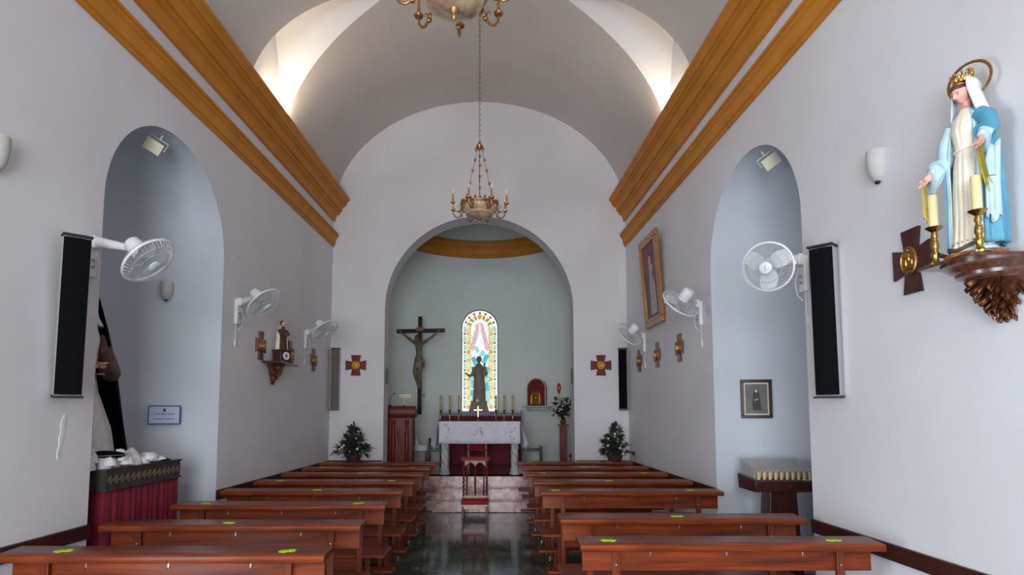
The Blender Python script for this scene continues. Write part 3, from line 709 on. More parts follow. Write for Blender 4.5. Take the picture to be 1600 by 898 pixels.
# floodlights up in the niches
def make_flood(loc, rz, label, tilt=35, roll=0):
    root = empty('floodlight', loc, R(rz), label, 'floodlight', 'niche floodlights')
    M_ = rotm(y=roll) @ rotm(x=tilt)
    b = MB().at((0, 0, 0), M_); b.loft([[(-.07, .0, -.05), (.07, 0, -.05), (.07, 0, .05), (-.07, 0, .05)], [(-.045, .09, -.035), (.045, .09, -.035), (.045, .09, .035), (-.045, .09, .035)]]); b.build('housing', BEIGE, root, smooth=False, bevel=.006)
    b = MB().at((0, 0, 0), M_); b.box((0, -.006, 0), (.148, .012, .108)); b.build('lens', LENS, root, bevel=.003)
    b = MB().at((0, 0, 0), M_); b.tube([(-.08, .03, 0), (-.08, .05, .075), (.08, .05, .075), (.08, .03, 0)], .006, 6).tube([(0, .05, .075), (0, .06, .12)], .008, 6); b.build('bracket', BEIGE, root)
make_flood((-3.0, 4.93, 3.98), 20, 'beige floodlight fixed high in the left niche', 20, 30)
make_flood((2.52, 5.06, 3.90), -20, 'beige floodlight fixed high in the right niche', 20, -35)
# warm uplights standing on the cornice in the lunettes
def make_uplight(x, y, power, label, s):
    root = empty('uplight', (x, y, 5.365), 0, label, 'uplight', 'uplights on the cornice')
    MB().box((0, 0, .025), (.09, .14, .05)).build('housing', BEIGE, root, bevel=.008)
    d = bpy.data.lights.new('uplight_bulb', 'AREA'); d.shape = 'RECTANGLE'; d.size = .07; d.size_y = .12; d.energy = power; d.color = (1, .84, .62)
    l = bpy.data.objects.new('uplight_bulb', d); l.location = (0, 0, .06); l.rotation_euler = (R(180), 0, 0); col.objects.link(l); l.parent = root
make_uplight(-2.73, 7.18, 16, 'warm uplight hidden behind the left cornice in its lunette', -1)
make_uplight(2.27, 7.18, 9, 'warm uplight hidden behind the right cornice in its lunette', 1)

# ---------------------------------------------------------------- figures
def head_part(name, mat_, parent, c, s, tilt=0, yaw=0, features=True):
    """a head whose face looks along local -Y; s = half the head height"""
    mb = MB(); M_ = rotm(x=tilt, z=yaw); n, m = 32, 24; c = Vector(c)
    def pt(a, b):
        x, y, z = math.cos(a) * math.cos(b), math.cos(a) * math.sin(b), math.sin(a)
        g = lambda x0, z0, sx, sz: math.exp(-((x - x0) / sx) ** 2 - ((z - z0) / sz) ** 2) if y < 0 else 0
        jaw = max(0, -z - .1)
        X = x * .72 * (1 - .42 * jaw); Y_ = y * (.86 if y < 0 else .92) * (1 - (.1 if y < 0 else .45) * jaw); Z = z * 1.0
        Y_ -= .20 * g(0, -.18, .10, .14) + .10 * g(0, .02, .07, .2)
        Y_ += .10 * (g(.3, .06, .16, .1) + g(-.3, .06, .16, .1))
        Y_ -= .05 * g(0, .26, .5, .1) + .07 * g(0, -.46, .17, .08) + .09 * g(0, -.82, .22, .12)
        return M_ @ (Vector((X, Y_, Z)) * s)
    vs = [c + pt(-PI / 2, 0)] ; fs = []
    for i in range(1, m):
        for j in range(n): vs.append(c + pt(-PI / 2 + PI * i / m, 2 * PI * j / n))
    vs.append(c + pt(PI / 2, 0)); L_ = len(vs) - 1
    for j in range(n): fs += [(0, 1 + (j + 1) % n, 1 + j), (L_, L_ - n + j, L_ - n + (j + 1) % n)]
    for i in range(m - 2):
        for j in range(n): a = 1 + i * n; b = a + n; fs.append((a + j, a + (j + 1) % n, b + (j + 1) % n, b + j))
    mb.add(vs, fs)
    for e in (-1, 1): mb.sphere(c + M_ @ (Vector((e * .72, .05, -.05)) * s), (.07 * s, .14 * s, .2 * s), 8, 6)
    mb.tube([c + M_ @ (Vector((0, .1, -.6)) * s), c + M_ @ (Vector((0, .2, -1.0)) * s), c + Vector((0, .25 * s, -1.5 * s))], [.38 * s, .36 * s, .46 * s], 14)
    o = mb.build(name, mat_, parent, ang=70)
    if features:
        for e in (-1, 1):
            b = MB().at(c, M_); b.sphere((e * .27 * s, -.74 * s, .05 * s), (.1 * s, .05 * s, .045 * s), 10, 6); b.build('eye', EYEM, o)
            b = MB().at(c, M_); b.tube([(e * .14 * s, -.83 * s, .19 * s), (e * .28 * s, -.80 * s, .24 * s), (e * .42 * s, -.68 * s, .18 * s)], [.02 * s, .025 * s, .012 * s], 5); b.build('eyebrow', HAIRB, o)
        b = MB().at(c, M_); b.sphere((0, -.83 * s, -.47 * s), (.17 * s, .07 * s, .055 * s), 12, 6); b.build('mouth', LIPS, o)
    return o

def hand_obj(name, mat_, parent, wrist, d, up, s, curl=.25):
    """open hand: wrist point, finger direction d, back-of-hand normal up, s = hand length"""
    d = Vector(d).normalized(); up = Vector(up); up = (up - up.dot(d) * d).normalized(); sd = d.cross(up)
    W = Vector(wrist); vs = [W, W + d * s * .22, W + d * s * .44]; ed = [(0, 1), (1, 2)]; rad = [(s * .12, s * .14), (s * .09, s * .2), (s * .07, s * .22)]
    for k, (off, ln) in enumerate(((-.17, .40), (-.06, .47), (.06, .45), (.16, .36))):
        b = W + d * s * .5 + sd * s * off; p1 = b + d * s * ln * .4 - up * s * curl * .05; p2 = b + d * s * ln * .72 - up * s * curl * .18; p3 = b + d * s * ln * .95 - up * s * curl * .38
        n0 = len(vs); vs += [b, p1, p2, p3]; ed += [(2, n0), (n0, n0 + 1), (n0 + 1, n0 + 2), (n0 + 2, n0 + 3)]; rad += [s * .055, s * .05, s * .045, s * .035]
    n0 = len(vs); vs += [W + d * s * .25 + sd * s * -.2, W + d * s * .42 + sd * s * -.32 - up * s * .05, W + d * s * .58 + sd * s * -.36 - up * s * .1]
    ed += [(1, n0), (n0, n0 + 1), (n0 + 1, n0 + 2)]; rad += [s * .07, s * .055, s * .045]
    return skin_obj(name, mat_, parent, vs, ed, rad)

def robe(mb, rows, nf=14, amp=.06, n=96, a0=0, a1=2 * PI, seed=0, cap=True, flare=None):
    """rows: (z, cx, cy, rx, ry, fold strength)"""
    rr = random.Random(seed); ph = [rr.uniform(0, 6.28) for _ in range(3)]; rings = []
    full = abs(a1 - a0 - 2 * PI) < 1e-6; m = n if full else n + 1
    for z, cx, cy, rx, ry, f in rows:
        ring = []
        for j in range(m):
            a = a0 + (a1 - a0) * j / n
            k = 1 + f * amp * (math.sin(nf * a + ph[0] + 1.5 * z) * .6 + .4 * math.sin((nf // 2 + 1) * a + ph[1] - 4 * z) + .25 * math.sin(nf * 2.3 * a + ph[2]))
            ring.append((cx + rx * k * math.cos(a), cy + ry * k * math.sin(a), z))
        rings.append(ring)
    return mb.loft(rings, closed=full, cap=cap and full)
def interp(rows, k=5):
    out = []
    for i in range(len(rows) - 1):
        for q in range(k): t = q / k; out.append(tuple(a + (b - a) * t for a, b in zip(rows[i], rows[i + 1])))
    return out + [rows[-1]]
def solid(o, t, off=-1):
    m = o.modifiers.new('solid', 'SOLIDIFY'); m.thickness = t; m.offset = off; return o

# --- Virgin on the right wall: bracket, statue, two candlesticks
BRY = 2.72; BRX = xr(BRY)
br = empty('wall_bracket_shelf', (BRX, BRY, 2.36), 0, 'carved dark wooden wall bracket carrying the blue-mantled statue, right', 'wall bracket')
MB().box((-.15, 0, -.008), (.30, .33, .016)).build('shelf_board', CARVED, br, bevel=.003)
m = MB(); pr = [(.30, -.016), (.30, -.028), (.275, -.035), (.26, -.05), (.235, -.062), (.23, -.078), (.20, -.088), (.19, -.10)]
rings = [[(-max(.002, r_ * .92 * math.sin(a)), r_ * .66 * math.cos(a), z) for a in [PI * q / 24 for q in range(25)]] for r_, z in pr]
m.loft(rings).build('moulding', CARVED, br, ang=40)
m = MB(); rg = random.Random(11)
for i in range(70):
    t = (i / 69) ** .8; z = -.09 - .18 * t; r_ = .15 * (1 - t) + .008; a = rg.uniform(.12, PI - .12)
    p = Vector((-r_ * math.sin(a) * .9, r_ * math.cos(a) * .75, z)); q = p + Vector((-.03 * math.sin(a), .03 * math.cos(a), -.025)); e = q + Vector((.004, 0, -.022 * rg.random()))
    k = rg.uniform(.008, .017) * (1.2 - .5 * t); m.tube([p * .9, p, q, e], [k * .6, k, k * .8, k * .25], 7)
m.lathe([(.003, -.30), (.008, -.28), (.016, -.25), (.045, -.2), (.085, -.15), (.12, -.10), (.003, -.09)], (-.005, 0, 0), 16, a0=PI / 2, a1=PI * 1.5)
m.build('carved_leafwork', mat('bronzed_carving', (128, 78, 52), .3, .65, c2=(70, 38, 26), scale=25), br, ang=60)

V = empty('virgin_statue', (2.325, 2.73, 2.361), R(-86), 'painted statue of a crowned woman in blue mantle and white dress on bracket', 'statue')
b = MB(); b.lathe([(.002, 0), (.125, 0), (.13, .012), (.12, .03), (.07, .04), (.002, .045)], n=30, sy=.9)
rg = random.Random(3); b.v = [(x * (1 + .07 * rg.uniform(-1, 1)), y * (1 + .07 * rg.uniform(-1, 1)), z) for x, y, z in b.v]
b.build('gilded_base', GOLDROCK, V)
MB().sphere((0, 0, .035), (.1, .085, .045), 24, 12).build('globe', PALEB, V)
sp = [(.095 * math.cos(a), -.005 - .085 * math.sin(a), .058 + .012 * math.sin(3 * a)) for a in [PI * .05 + PI * .95 * k / 14 for k in range(15)]] + [(-.12, -.02, .05), (-.135, -.045, .06), (-.14, -.06, .06)]
MB().tube(sp, [.004] + [.009] * 14 + [.008, .011, .005], 8).build('serpent', BROWNC, V)
rows = interp([(.055, 0, -.005, .085, .068, 1.0), (.09, 0, -.005, .08, .064, 1.1), (.2, 0, 0, .072, .06, 1.1), (.34, 0, 0, .068, .058, .9), (.46, 0, 0, .06, .05, .7), (.52, 0, 0, .05, .042, .3), (.56, 0, -.002, .052, .044, .4), (.62, 0, -.006, .06, .05, .4), (.67, 0, 0, .066, .042, .3), (.70, 0, .004, .045, .034, .1), (.722, 0, .003, .021, .022, 0)], 5)
dr = robe(MB(), rows, 16, .07, 110, seed=4).build('dress', CREAM, V, ang=80)
MB().torus((0, -.001, .522), .049, .006, n=32, m=6, sx=1.0).build('belt', CREAM, dr)
b = MB()
for k in range(22):   # gilt hem and neckline stars
    a = 2 * PI * k / 22; b.sphere((.083 * math.cos(a), -.005 + .068 * math.sin(a), .085), .004, 6, 4)
b.build('hem_trim', GOLDRAY, dr)
# mantle open at the front
mr = interp([(.06, .0, .02, .118, .10, 1.3), (.16, 0, .02, .118, .098, 1.2), (.3, 0, .02, .118, .088, 1.0), (.44, 0, .016, .122, .078, .8), (.54, 0, .012, .116, .066, .6), (.62, 0, .010, .1, .056, .4), (.68, 0, .010, .084, .048, .3), (.71, 0, .012, .05, .036, .1), (.722, 0, .014, .028, .028, 0)], 5)
mo = solid(robe(MB(), mr, 10, .08, 90, a0=R(-38), a1=R(218), seed=8).build('mantle', BLUE, V, ang=80), .006)
ml = interp([(.075, .0, .018, .108, .094, 1.3), (.16, 0, .018, .108, .092, 1.2), (.3, 0, .018, .108, .082, 1.0), (.44, 0, .014, .112, .072, .8), (.54, 0, .010, .106, .062, .6), (.62, 0, .008, .092, .052, .4), (.68, 0, .008, .078, .046, .3), (.705, 0, .010, .046, .034, .1)], 5)
solid(robe(MB(), ml, 10, .08, 90, a0=R(-50), a1=R(230), seed=8).build('mantle_lining', PALEB, V, ang=80), .005)
hands = []
for s, hz, hf in ((-1, .425, -.085), (1, .50, -.055)):
    # sleeve of the mantle over the arm, hanging cuff, and pale lining below
    sh = Vector((s * .07, .0, .665)); el = Vector((s * .115, -.005, hz + .085)); wr = Vector((s * .125, hf, hz + .035))
    b = MB().tube([sh, sh.lerp(el, .5) + Vector((s * .012, 0, .01)), el, el.lerp(wr, .6)], [.034, .038, .042, .044], 16)
    b.build('mantle_sleeve', BLUE if s > 0 else PALEB, V, ang=70)
    b = MB(); rings = []
    for t, w_, h_ in ((0, .034, .03), (.5, .036, .05), (1, .038, .07)):
        c = el.lerp(wr, t); rings.append([c + Vector((w_ * math.cos(a), 0, h_ * math.sin(a) - h_ * .7 + .01)) + Vector((0, .012 * math.sin(3 * a), 0)) for a in [2 * PI * q / 20 for q in range(20)]])
    b.loft(rings).build('sleeve_lining', PALEB, V, ang=80)
    b = MB().tube([el.lerp(wr, .3), wr], [.022, .017], 12); b.build('cuff', VEILW, V, ang=70)
    hand_obj('hand', SKINP, V, wr + Vector((0, .002, 0)), (s * .22, -.42, -.75), (0, .7, -.35), .088)
    b = MB(); W_ = wr + Vector((s * .01, -.03, -.06))
    for q in range(5):
        b.tube([W_ + Vector((.004 * (q - 2), 0, .01)), W_ + Vector((s * .01 + .010 * (q - 2), .02 - .004 * q, -.12 - .012 * abs(q - 2))), W_ + Vector((s * .012 + .016 * (q - 2), .03, -.205 + .03 * abs(q - 2)))], [.005, .0055, .002], 5)
    b.build('gold_rays', GOLDRAY, V)
# hanging mantle fall on her left side
fall = MB(); rings = []
for k in range(12):
    t = k / 11; z = .5 - .34 * t; rings.append([(.128 + .008 * math.sin(q * 1.7 + 3 * t) - .004 * t, -.05 + (.085 - .02 * t) * q / 10, z + .02 * math.sin(q * .9)) for q in range(11)])
solid(fall.loft(rings, closed=False, cap=False).build('mantle_fall', PALEB, V, ang=80), .012, 0)
hd = head_part('head', SKINP, V, (0, -.014, .80), .05, 22, 0)
b = MB()
rings = []
for i in range(17):      # veil: shell around the head falling on the shoulders
    t = i / 16
    if t < .55:
        e = R(88 - 150 * t); rx, ry, z, cy = .049 * math.cos(max(e, -.2)) + .004, .056 * math.cos(max(e, -.2)) + .004, .785 + .058 * math.sin(e), .004
    else:
        q = (t - .55) / .45; rx, ry, z, cy = .05 + .035 * q, .056 - .004 * q, .775 - .09 * q, .006 + .012 * q
    z += .025 * (1 if t < .6 else (1 - t) / .4); rings.append([(rx * (1 + .03 * math.sin(9 * a)) * math.cos(a), cy + ry * math.sin(a) * (1 if math.sin(a) > 0 else .80) + (0), z + (.018 * -math.sin(a) * min(1, t * 3) if t < .3 else .0)) for a in [R(-42) + R(264) * j / 44 for j in range(45)]])
solid(b.loft(rings, closed=False, cap=False).build('veil', VEILW, V, ang=80), .006, 1)
b = MB().at((0, -.014, .80), rotm(x=22)); 
b.loft([[(x * .034 * k_, -.0395 * math.sqrt(max(0, 1 - x * x)) * k_, .016 + .012 * (1 - x * x) + dz) for x in [-1 + 2 * q / 12 for q in range(13)]] for dz, k_ in ((0, 1), (.008, .96), (.018, .8))], closed=False, cap=False)
solid(b.build('hair', HAIRB, V, ang=80), .003, 0)
b = MB().at((0, .0, .856), rotm(x=12)); b.M = b.M @ Matrix.Scale(.86, 4); b.lathe([(.034, 0), (.042, 0), (.043, .014), (.036, .016), (.034, 0)], n=24)
for k in range(8):
    a = 2 * PI * k / 8; ca, sa = math.cos(a), math.sin(a); P = lambda r_, z: (r_ * ca, r_ * sa, z)
    b.tube([P(.042, .012), P(.048, .03), P(.044, .045), P(.03, .052)], [.006, .005, .004, .003], 6).sphere(P(.048, .048), .0065, 8, 6).sphere(P(.045, .008), .006, 6, 5)
    a2 = a + PI / 8; b.sphere((.044 * math.cos(a2), .044 * math.sin(a2), .026), (.006, .006, .012), 6, 5)
b.build('crown', GOLD, V, ang=50)
b = MB().at((0, .03, .862), aim((.36, -.93, .04))); b.torus((0, 0, 0), .086, .0055, n=60, m=6)
for k in range(48):
    a = 2 * PI * k / 48; b.sphere((.090 * math.cos(a), .090 * math.sin(a), 0), (.006, .006, .005), 6, 4)
b.at().tube([(0, .03, .776), (0, .035, .72)], .004, 6)
b.build('halo', BRASS, V)

V.scale = (1.04, 1.0, 1.05)
def candlestick(loc, label, k=1.0, base='lathe'):
    c = empty('candlestick', loc, 0, label, 'candlestick', 'brass candlesticks on the wall bracket')
    MB().lathe([(.002, 0), (.045 * k, 0), (.046 * k, .008), (.02 * k, .02), (.012 * k, .035), (.018 * k, .05), (.02 * k, .065), (.012 * k, .08), (.018 * k, .1), (.016 * k, .125), (.010 * k, .14), (.016 * k, .155), (.012 * k, .175), (.036 * k, .195), (.038 * k, .2), (.002, .198)], n=24).build('stem', BRASS, c, ang=50)
    d = MB().lathe([(.002, .2), (.0205, .2), (.0205, .36), (.016, .365), (.002, .363)], n=18).build('candle', CREAMW, c, ang=50)
    MB().tube([(0, 0, .36), (.001, 0, .376)], .0014, 5).build('wick', BLACKP, d)
candlestick((2.222, 2.84, 2.361), 'brass candlestick with candle at the far end of the wall bracket')
candlestick((2.236, 2.595, 2.361), 'brass candlestick with candle at the near corner of the wall bracket', 1)

# --- small saint on the left wall bracket
b0 = empty('carved_console', (xl(7.34), 7.34, 2.27), 0, 'small dark carved wooden wall console on the left wall', 'wall bracket')
MB().box((.12, 0, -.012), (.24, .62, .024)).build('shelf_board', DARKW, b0, bevel=.004)
m = MB(); rg = random.Random(5)
m.loft([[(max(.004, r_ * math.sin(a)), r_ * .9 * math.cos(a), z) for a in [PI * q / 14 for q in range(15)]] for r_, z in ((.19, -.024), (.17, -.05), (.12, -.08), (.10, -.14), (.05, -.2), (.02, -.27))])
for i in range(30):
    t = i / 29; r_ = .15 * (1 - t) + .02; a = rg.uniform(.2, 2.9); p = Vector((r_ * math.sin(a), r_ * .9 * math.cos(a), -.06 - .2 * t)); m.sphere(p, (.02, .02, .026), 8, 6)
m.build('carved_leafwork', CARVED, b0, ang=60)
S = empty('saint_statue', (xl(7.34) + .13, 7.34, 2.27), R(62), 'small statue in a cream cloak over a brown habit on left wall console', 'statue')
m = MB().box((0, 0, .075), (.17, .15, .15)).box((0, 0, .155), (.19, .17, .015)).box((0, 0, .012), (.21, .19, .024)); ped = m.build('plinth', DARKW, S, bevel=.004)
d = MB().at((0, -.076, .085), rotm(x=90)); d.lathe([(.002, 0), (.05, 0), (.05, .008), (.002, .008)], n=24); d.build('white_disc', VEILW, ped, ang=40)
d = MB().at((0, -.086, .085), rotm(x=90)); d.box((0, 0, 0), (.012, .06, .003)).box((0, 0, 0), (.06, .012, .003)); d.build('disc_emblem', REDV, ped)
robe(MB(), interp([(.162, 0, 0, .062, .05, 1), (.3, 0, 0, .05, .042, .8), (.42, 0, 0, .05, .036, .4), (.455, 0, 0, .03, .026, 0), (.47, 0, 0, .016, .016, 0)], 4), 10, .08, 48, seed=2).build('habit', BROWNR, S, ang=80)
solid(robe(MB(), interp([(.165, 0, .008, .082, .062, 1), (.3, 0, .008, .074, .055, .8), (.42, 0, .006, .066, .044, .4), (.46, 0, .006, .034, .03, 0)], 4), 9, .08, 48, a0=R(-35), a1=R(215), seed=3).build('cloak', CREAM, S, ang=80), .004)
h = head_part('head', SKINP, S, (0, -.004, .508), .034, 8, 0)
m = MB(); m.sphere((0, .004, .515), (.031, .032, .034), 14, 8); m.build('hair', HAIRB, S)
m = MB().tube([(.055, 0, .42), (.06, -.04, .37), (.02, -.062, .37)], [.02, .02, .014], 10).tube([(-.055, 0, .42), (-.06, -.04, .36), (-.02, -.06, .35)], [.02, .02, .014], 10); m.build('habit_sleeves', BROWNR, S, ang=70)
m = MB().box((.0, -.07, .36), (.05, .014, .065)); m.build('book', BROWNC, S, bevel=.003)
for s in (-1, 1): hand_obj('hand', SKINP, S, (s * .028, -.062, .36), (-s, -.1, -.1), (0, -1, .1), .032)

# --- mantled figure and dressed table in the left niche
T = empty('draped_table', (-3.42, 4.90, 0), R(-1.4), 'niche table with a dark patterned frieze and crimson velvet skirt', 'table')
m = MB()
MB().box((0, 0, 1.185), (1.02, .98, .03)).build('table_top', mat('table_top_cloth', (132, 124, 104), .8), T, bevel=.004)
fz = MB(); fz.box((.508, 0, 1.12), (.016, .99, .16)).box((0, .498, 1.12), (1.02, .016, .16)).box((0, -.498, 1.12), (1.02, .016, .16)).box((.512, 0, 1.2), (.03, 1.02, .012)).box((.512, 0, 1.045), (.026, 1.01, .012))
fzo = fz.build('frieze', DARKGL, T, bevel=.002)
for k in range(14):
    x = -.45 + .9 * k / 13
    m = MB().tube([(.518, x - .028, 1.12), (.522, x, 1.15), (.518, x + .028, 1.12), (.522, x, 1.09), (.518, x - .028, 1.12)], .0035, 5).sphere((.52, x, 1.12), (.004, .009, .012), 6, 5)
    m.build('gilt_ornament', mat('dull_gilt', (150, 132, 96), .5, .5) if k == 0 else MATS['dull_gilt'], fzo)
sk = MB(); rings = []
for z in (1.05, .8, .5, .25, .01):
    ring = []
    for (ax, ay, bx, by, n_) in ((-.5, .49, .505, .49, 30), (.505, .49, .505, -.49, 60), (.505, -.49, -.5, -.49, 30)):
        for q in range(n_):
            t = q / n_; x = ax + (bx - ax) * t; y = ay + (by - ay) * t; am = .012 * math.sin(q * 1.35 + math.sin(q * .5)) * (.4 + (1.05 - z))
            ring.append((x + (am if ax == bx else 0), y + (am if ay == by else 0), z))
    rings.append(ring)
sko = solid(sk.loft(rings, closed=False, cap=False).build('velvet_skirt', REDV, T, ang=80), .004)

D_ = empty('mantled_statue', (-3.46, 4.80, 1.201), R(62), 'tall dressed statue in a black mantle and white gown, half behind niche edge', 'statue')
robe(MB(), interp([(0, 0, -.02, .28, .24, 1), (.3, 0, -.02, .23, .19, 1), (.62, 0, 0, .14, .12, .6), (.8, 0, 0, .12, .1, .3), (1.05, 0, 0, .15, .11, .2), (1.16, 0, 0, .12, .09, 0), (1.22, 0, 0, .05, .05, 0)], 5), 12, .08, 72, seed=6).build('white_gown', LACEW, D_, ang=80)
mt = robe(MB(), interp([(0, 0, .05, .44, .34, .8), (.35, 0, .05, .38, .30, .8), (.8, 0, .05, .30, .24, .6), (1.15, 0, .05, .22, .19, .4), (1.4, 0, .04, .14, .15, .2), (1.54, 0, .03, .06, .08, .1), (1.57, 0, .03, .01, .01, 0)], 5), 8, .05, 72, a0=R(-42), a1=R(222), seed=7, cap=False).build('black_mantle', BLACKC, D_, ang=80)
solid(mt, .012)
head_part('head', SKINP, D_, (0, -.03, 1.36), .10, 12, 0)
cf = MB(); cf.loft([[(rx * math.cos(a), -.02 + ry * math.sin(a) , z) for a in [R(-62) + R(304) * j / 40 for j in range(41)]] for rx, ry, z in ((.15, .12, 1.16), (.10, .11, 1.24), (.082, .105, 1.34), (.08, .10, 1.40), (.06, .085, 1.455), (.02, .03, 1.475))], closed=False, cap=False)
solid(cf.build('white_coif', VEILW, D_, ang=80), .008, 1)
for s in (-1, 1):
    MB().tube([(s * .14, 0, 1.08), (s * .2, -.06, .85), (s * .15, -.2, .76), (s * .06, -.27, .8)], [.06, .07, .07, .05], 16).build('brown_sleeve', BROWNC, D_, ang=80)
    hand_obj('hand', SKINP, D_, (s * .05, -.28, .8), (-s * .7, -.5, .35), (0, -.2, 1), .13)
m = MB().torus((0, -.31, .74), .03, .007, n=16, m=6); m.build('clasp', STEEL, D_)
C_ = empty('folded_cushion', (-3.06, 4.55, 1.28), R(30), 'black cushion with silver edging at the feet of the mantled statue', 'cushion')
m = MB(); m.sphere((0, 0, .02), (.16, .11, .035), 20, 10); m.build('cushion_body', BLACKC, C_)
m = MB(); m.torus((0, 0, .02), .11, .004, n=30, m=6, sx=1.46); m.build('silver_cord', STEEL, C_)
def crumple(mb, c, rx, ry, rz, seed, nn=36, mm=18, f=9, a=.3):
    mb2 = MB().sphere((0, 0, 0), (1, 1, 1), nn, mm); out = []
    for v in mb2.v:
        d = Vector(v); k = 1 + a * noise.noise(d * 1.6 + Vector((seed, 0, 0))) + a * .45 * noise.noise(d * f * .5 + Vector((0, seed, 0))) + a * .2 * noise.noise(d * f)
        out.append((c[0] + rx * d.x * k, c[1] + ry * d.y * k, max(c[2] - .0, c[2] + rz * d.z * k)))
    return mb.add(out, mb2.f)
m = MB(); rg = random.Random(21)
for i in range(46):
    t = i / 45; y = 4.36 + .80 * t + rg.uniform(-.03, .03); x = -3.02 + rg.uniform(-.09, .07) - .03 * (1 - t); h_ = (.05 + .05 * rg.random()) * (1.15 - .5 * t)
    crumple(m, (x + 2.99, y - 4.7, h_ * .3 * (i % 3)), .055, .06, h_, i * 3.1, 28, 16, 8, .16)
lc = m.build('lace_train', LACEW, None, ang=80); lc.location = (-2.99, 4.7, 1.201); tag(lc, 'crumpled white lace train lying along the niche table edge', 'lace cloth')
m = MB(); crumple(m, (0, 0, 0), .10, .14, .03, 7); o = m.build('black_cloth', BLACKC, None, ang=80); o.location = (-3.03, 5.23, 1.201); tag(o, 'flat folded black cloth at the far corner of the niche table', 'cloth')

# notice and photograph on the niche walls
N_ = empty('framed_notice', (-3.345, 5.885, 1.61), R(22), 'small blue-bordered printed notice on the wall of the left niche', 'notice')
MB().box((0, 0, 0), (.29, .012, .19)).build('frame', NAVY, N_, bevel=.003)
pg = MB().box((0, -.008, 0), (.27, .004, .17)).build('paper', PAPER, N_)
m = MB().at((0, -.011, .045), rotm(x=90)); m.lathe([(.002, 0), (.014, 0), (.014, .002), (.002, .002)], n=14).box((0, .018, 0), (.02, .008, .002)); m.build('crest', NAVY, pg)
for z, wd, n_ in ((.01, .18, 16), (-.012, .012, 1), (-.04, .19, 17)):
    m = MB(); rg = random.Random(int(z * 1000) + 50)
    for q in range(n_):
        x = -wd / 2 + wd * (q + .5) / n_
        m.box((x, -.011, z), (wd / n_ * .62, .002, .008 if rg.random() < .7 else .013))
    m.build('text_line', NAVY, pg)
P_ = empty('framed_photograph', (2.80, 6.13, 1.78), R(-14), 'small dark-framed photograph of a person in a dark habit in the right niche', 'picture')
fo = MB(); W2, H2, fw = .155, .205, .032
for a, b_, c_, d_ in ((-W2, W2, H2 - fw, H2), (-W2, W2, -H2, -H2 + fw)): fo.box(((a + b_) / 2, 0, (c_ + d_) / 2), (b_ - a, .03, d_ - c_))
for s in (-1, 1): fo.box((s * (W2 - fw / 2), 0, 0), (fw, .03, 2 * (H2 - fw)))
fo.build('frame', DARKW, P_, bevel=.004)
MB().box((0, .0, 0), (.25, .01, .35)).build('mount_board', PAPERW, P_)
ph = MB().box((0, -.007, 0), (.215, .003, .31)).build('photo_print', PHOTO, P_)
m = MB(); m.prism([(-.04, -.12), (.045, -.12), (.04, -.02), (.03, .05), (.028, .085), (.012, .105), (-.012, .105), (-.028, .085), (-.032, .04), (-.04, -.03)], lambda u, v: (u, -.0105, v), lambda u, v: (u, -.0088, v)); m.build('figure_print', PHOTOD, ph, smooth=False)
m = MB(); m.prism([(-.012, .07), (.012, .07), (.014, .09), (0, .1), (-.014, .09)], lambda u, v: (u, -.0125, v), lambda u, v: (u, -.011, v)).prism([(-.02, -.02), (.02, -.005), (.02, .005), (-.02, -.01)], lambda u, v: (u, -.0125, v), lambda u, v: (u, -.011, v)); m.build('face_print', PAPERW, ph, smooth=False)

# votive candle stand in the right niche
VS = empty('votive_stand', (2.80, 5.50, 0), 0, 'dark wooden votive candle stand with a sloping clear cover in the right niche', 'candle stand')
bx = MB(); prf = [(-.02, .89), (.0, .885), (.36, .885), (.38, 1.02), (.36, 1.03), (0, .995), (-.02, .985)]
bx.loft([[(x, y, z) for y, z in prf] for x in (-.33, .27)]).build('tray_box', DARKW, VS, bevel=.004, ang=30)
lk = MB().at((-.0, -.022, .94), rotm(x=90)); lk.lathe([(.002, 0), (.008, 0), (.008, .004), (.002, .004)], n=12); lk.build('lock', BRASS, VS)
pd = MB(); pd.loft([[(-.19, .05, .02), (.14, .05, .02), (.14, .28, .02), (-.19, .28, .02)], [(-.15, .07, .885), (.10, .07, .885), (.10, .26, .885), (-.15, .26, .885)]]); pd.box((-.025, .165, .012), (.40, .3, .024)); pd.build('pedestal', DARKW, VS, smooth=False, bevel=.004)
first = None
for rr_ in range(4):
    for k in range(10):
        x = -.27 + .49 * k / 9; y = .045 + .085 * rr_; z = .999 + .0085 * rr_ * 1.0
        if first is None:
            first = MB().lathe([(.002, 0), (.0135, 0), (.014, .002), (.014, .068), (.011, .071), (.002, .072)], n=12).build('votive_candle', mat('votive_wax', (222, 200, 160), .5), VS); o = first
        else:
            o = first.copy(); col.objects.link(o)
        o.location = (x, y, z)
gl = MB(); gl.loft([[(x, y, z) for y, z in ((.012, 1.078), (.02, 1.085), (.345, 1.175), (.355, 1.17), (.355, 1.03))] for x in (-.305, .245)], closed=False, cap=False)
for x in (-.305, .245): gl.add([(x, .015, 1.0), (x, .015, 1.08), (x, .345, 1.175), (x, .355, 1.17), (x, .355, 1.03)], [(0, 1, 2, 3, 4)])
solid(gl.build('clear_cover', FROST, VS, smooth=False), .003)
MB().box((.2, .03, .997), (.13, .05, .006)).build('label_card', PAPERW, VS)

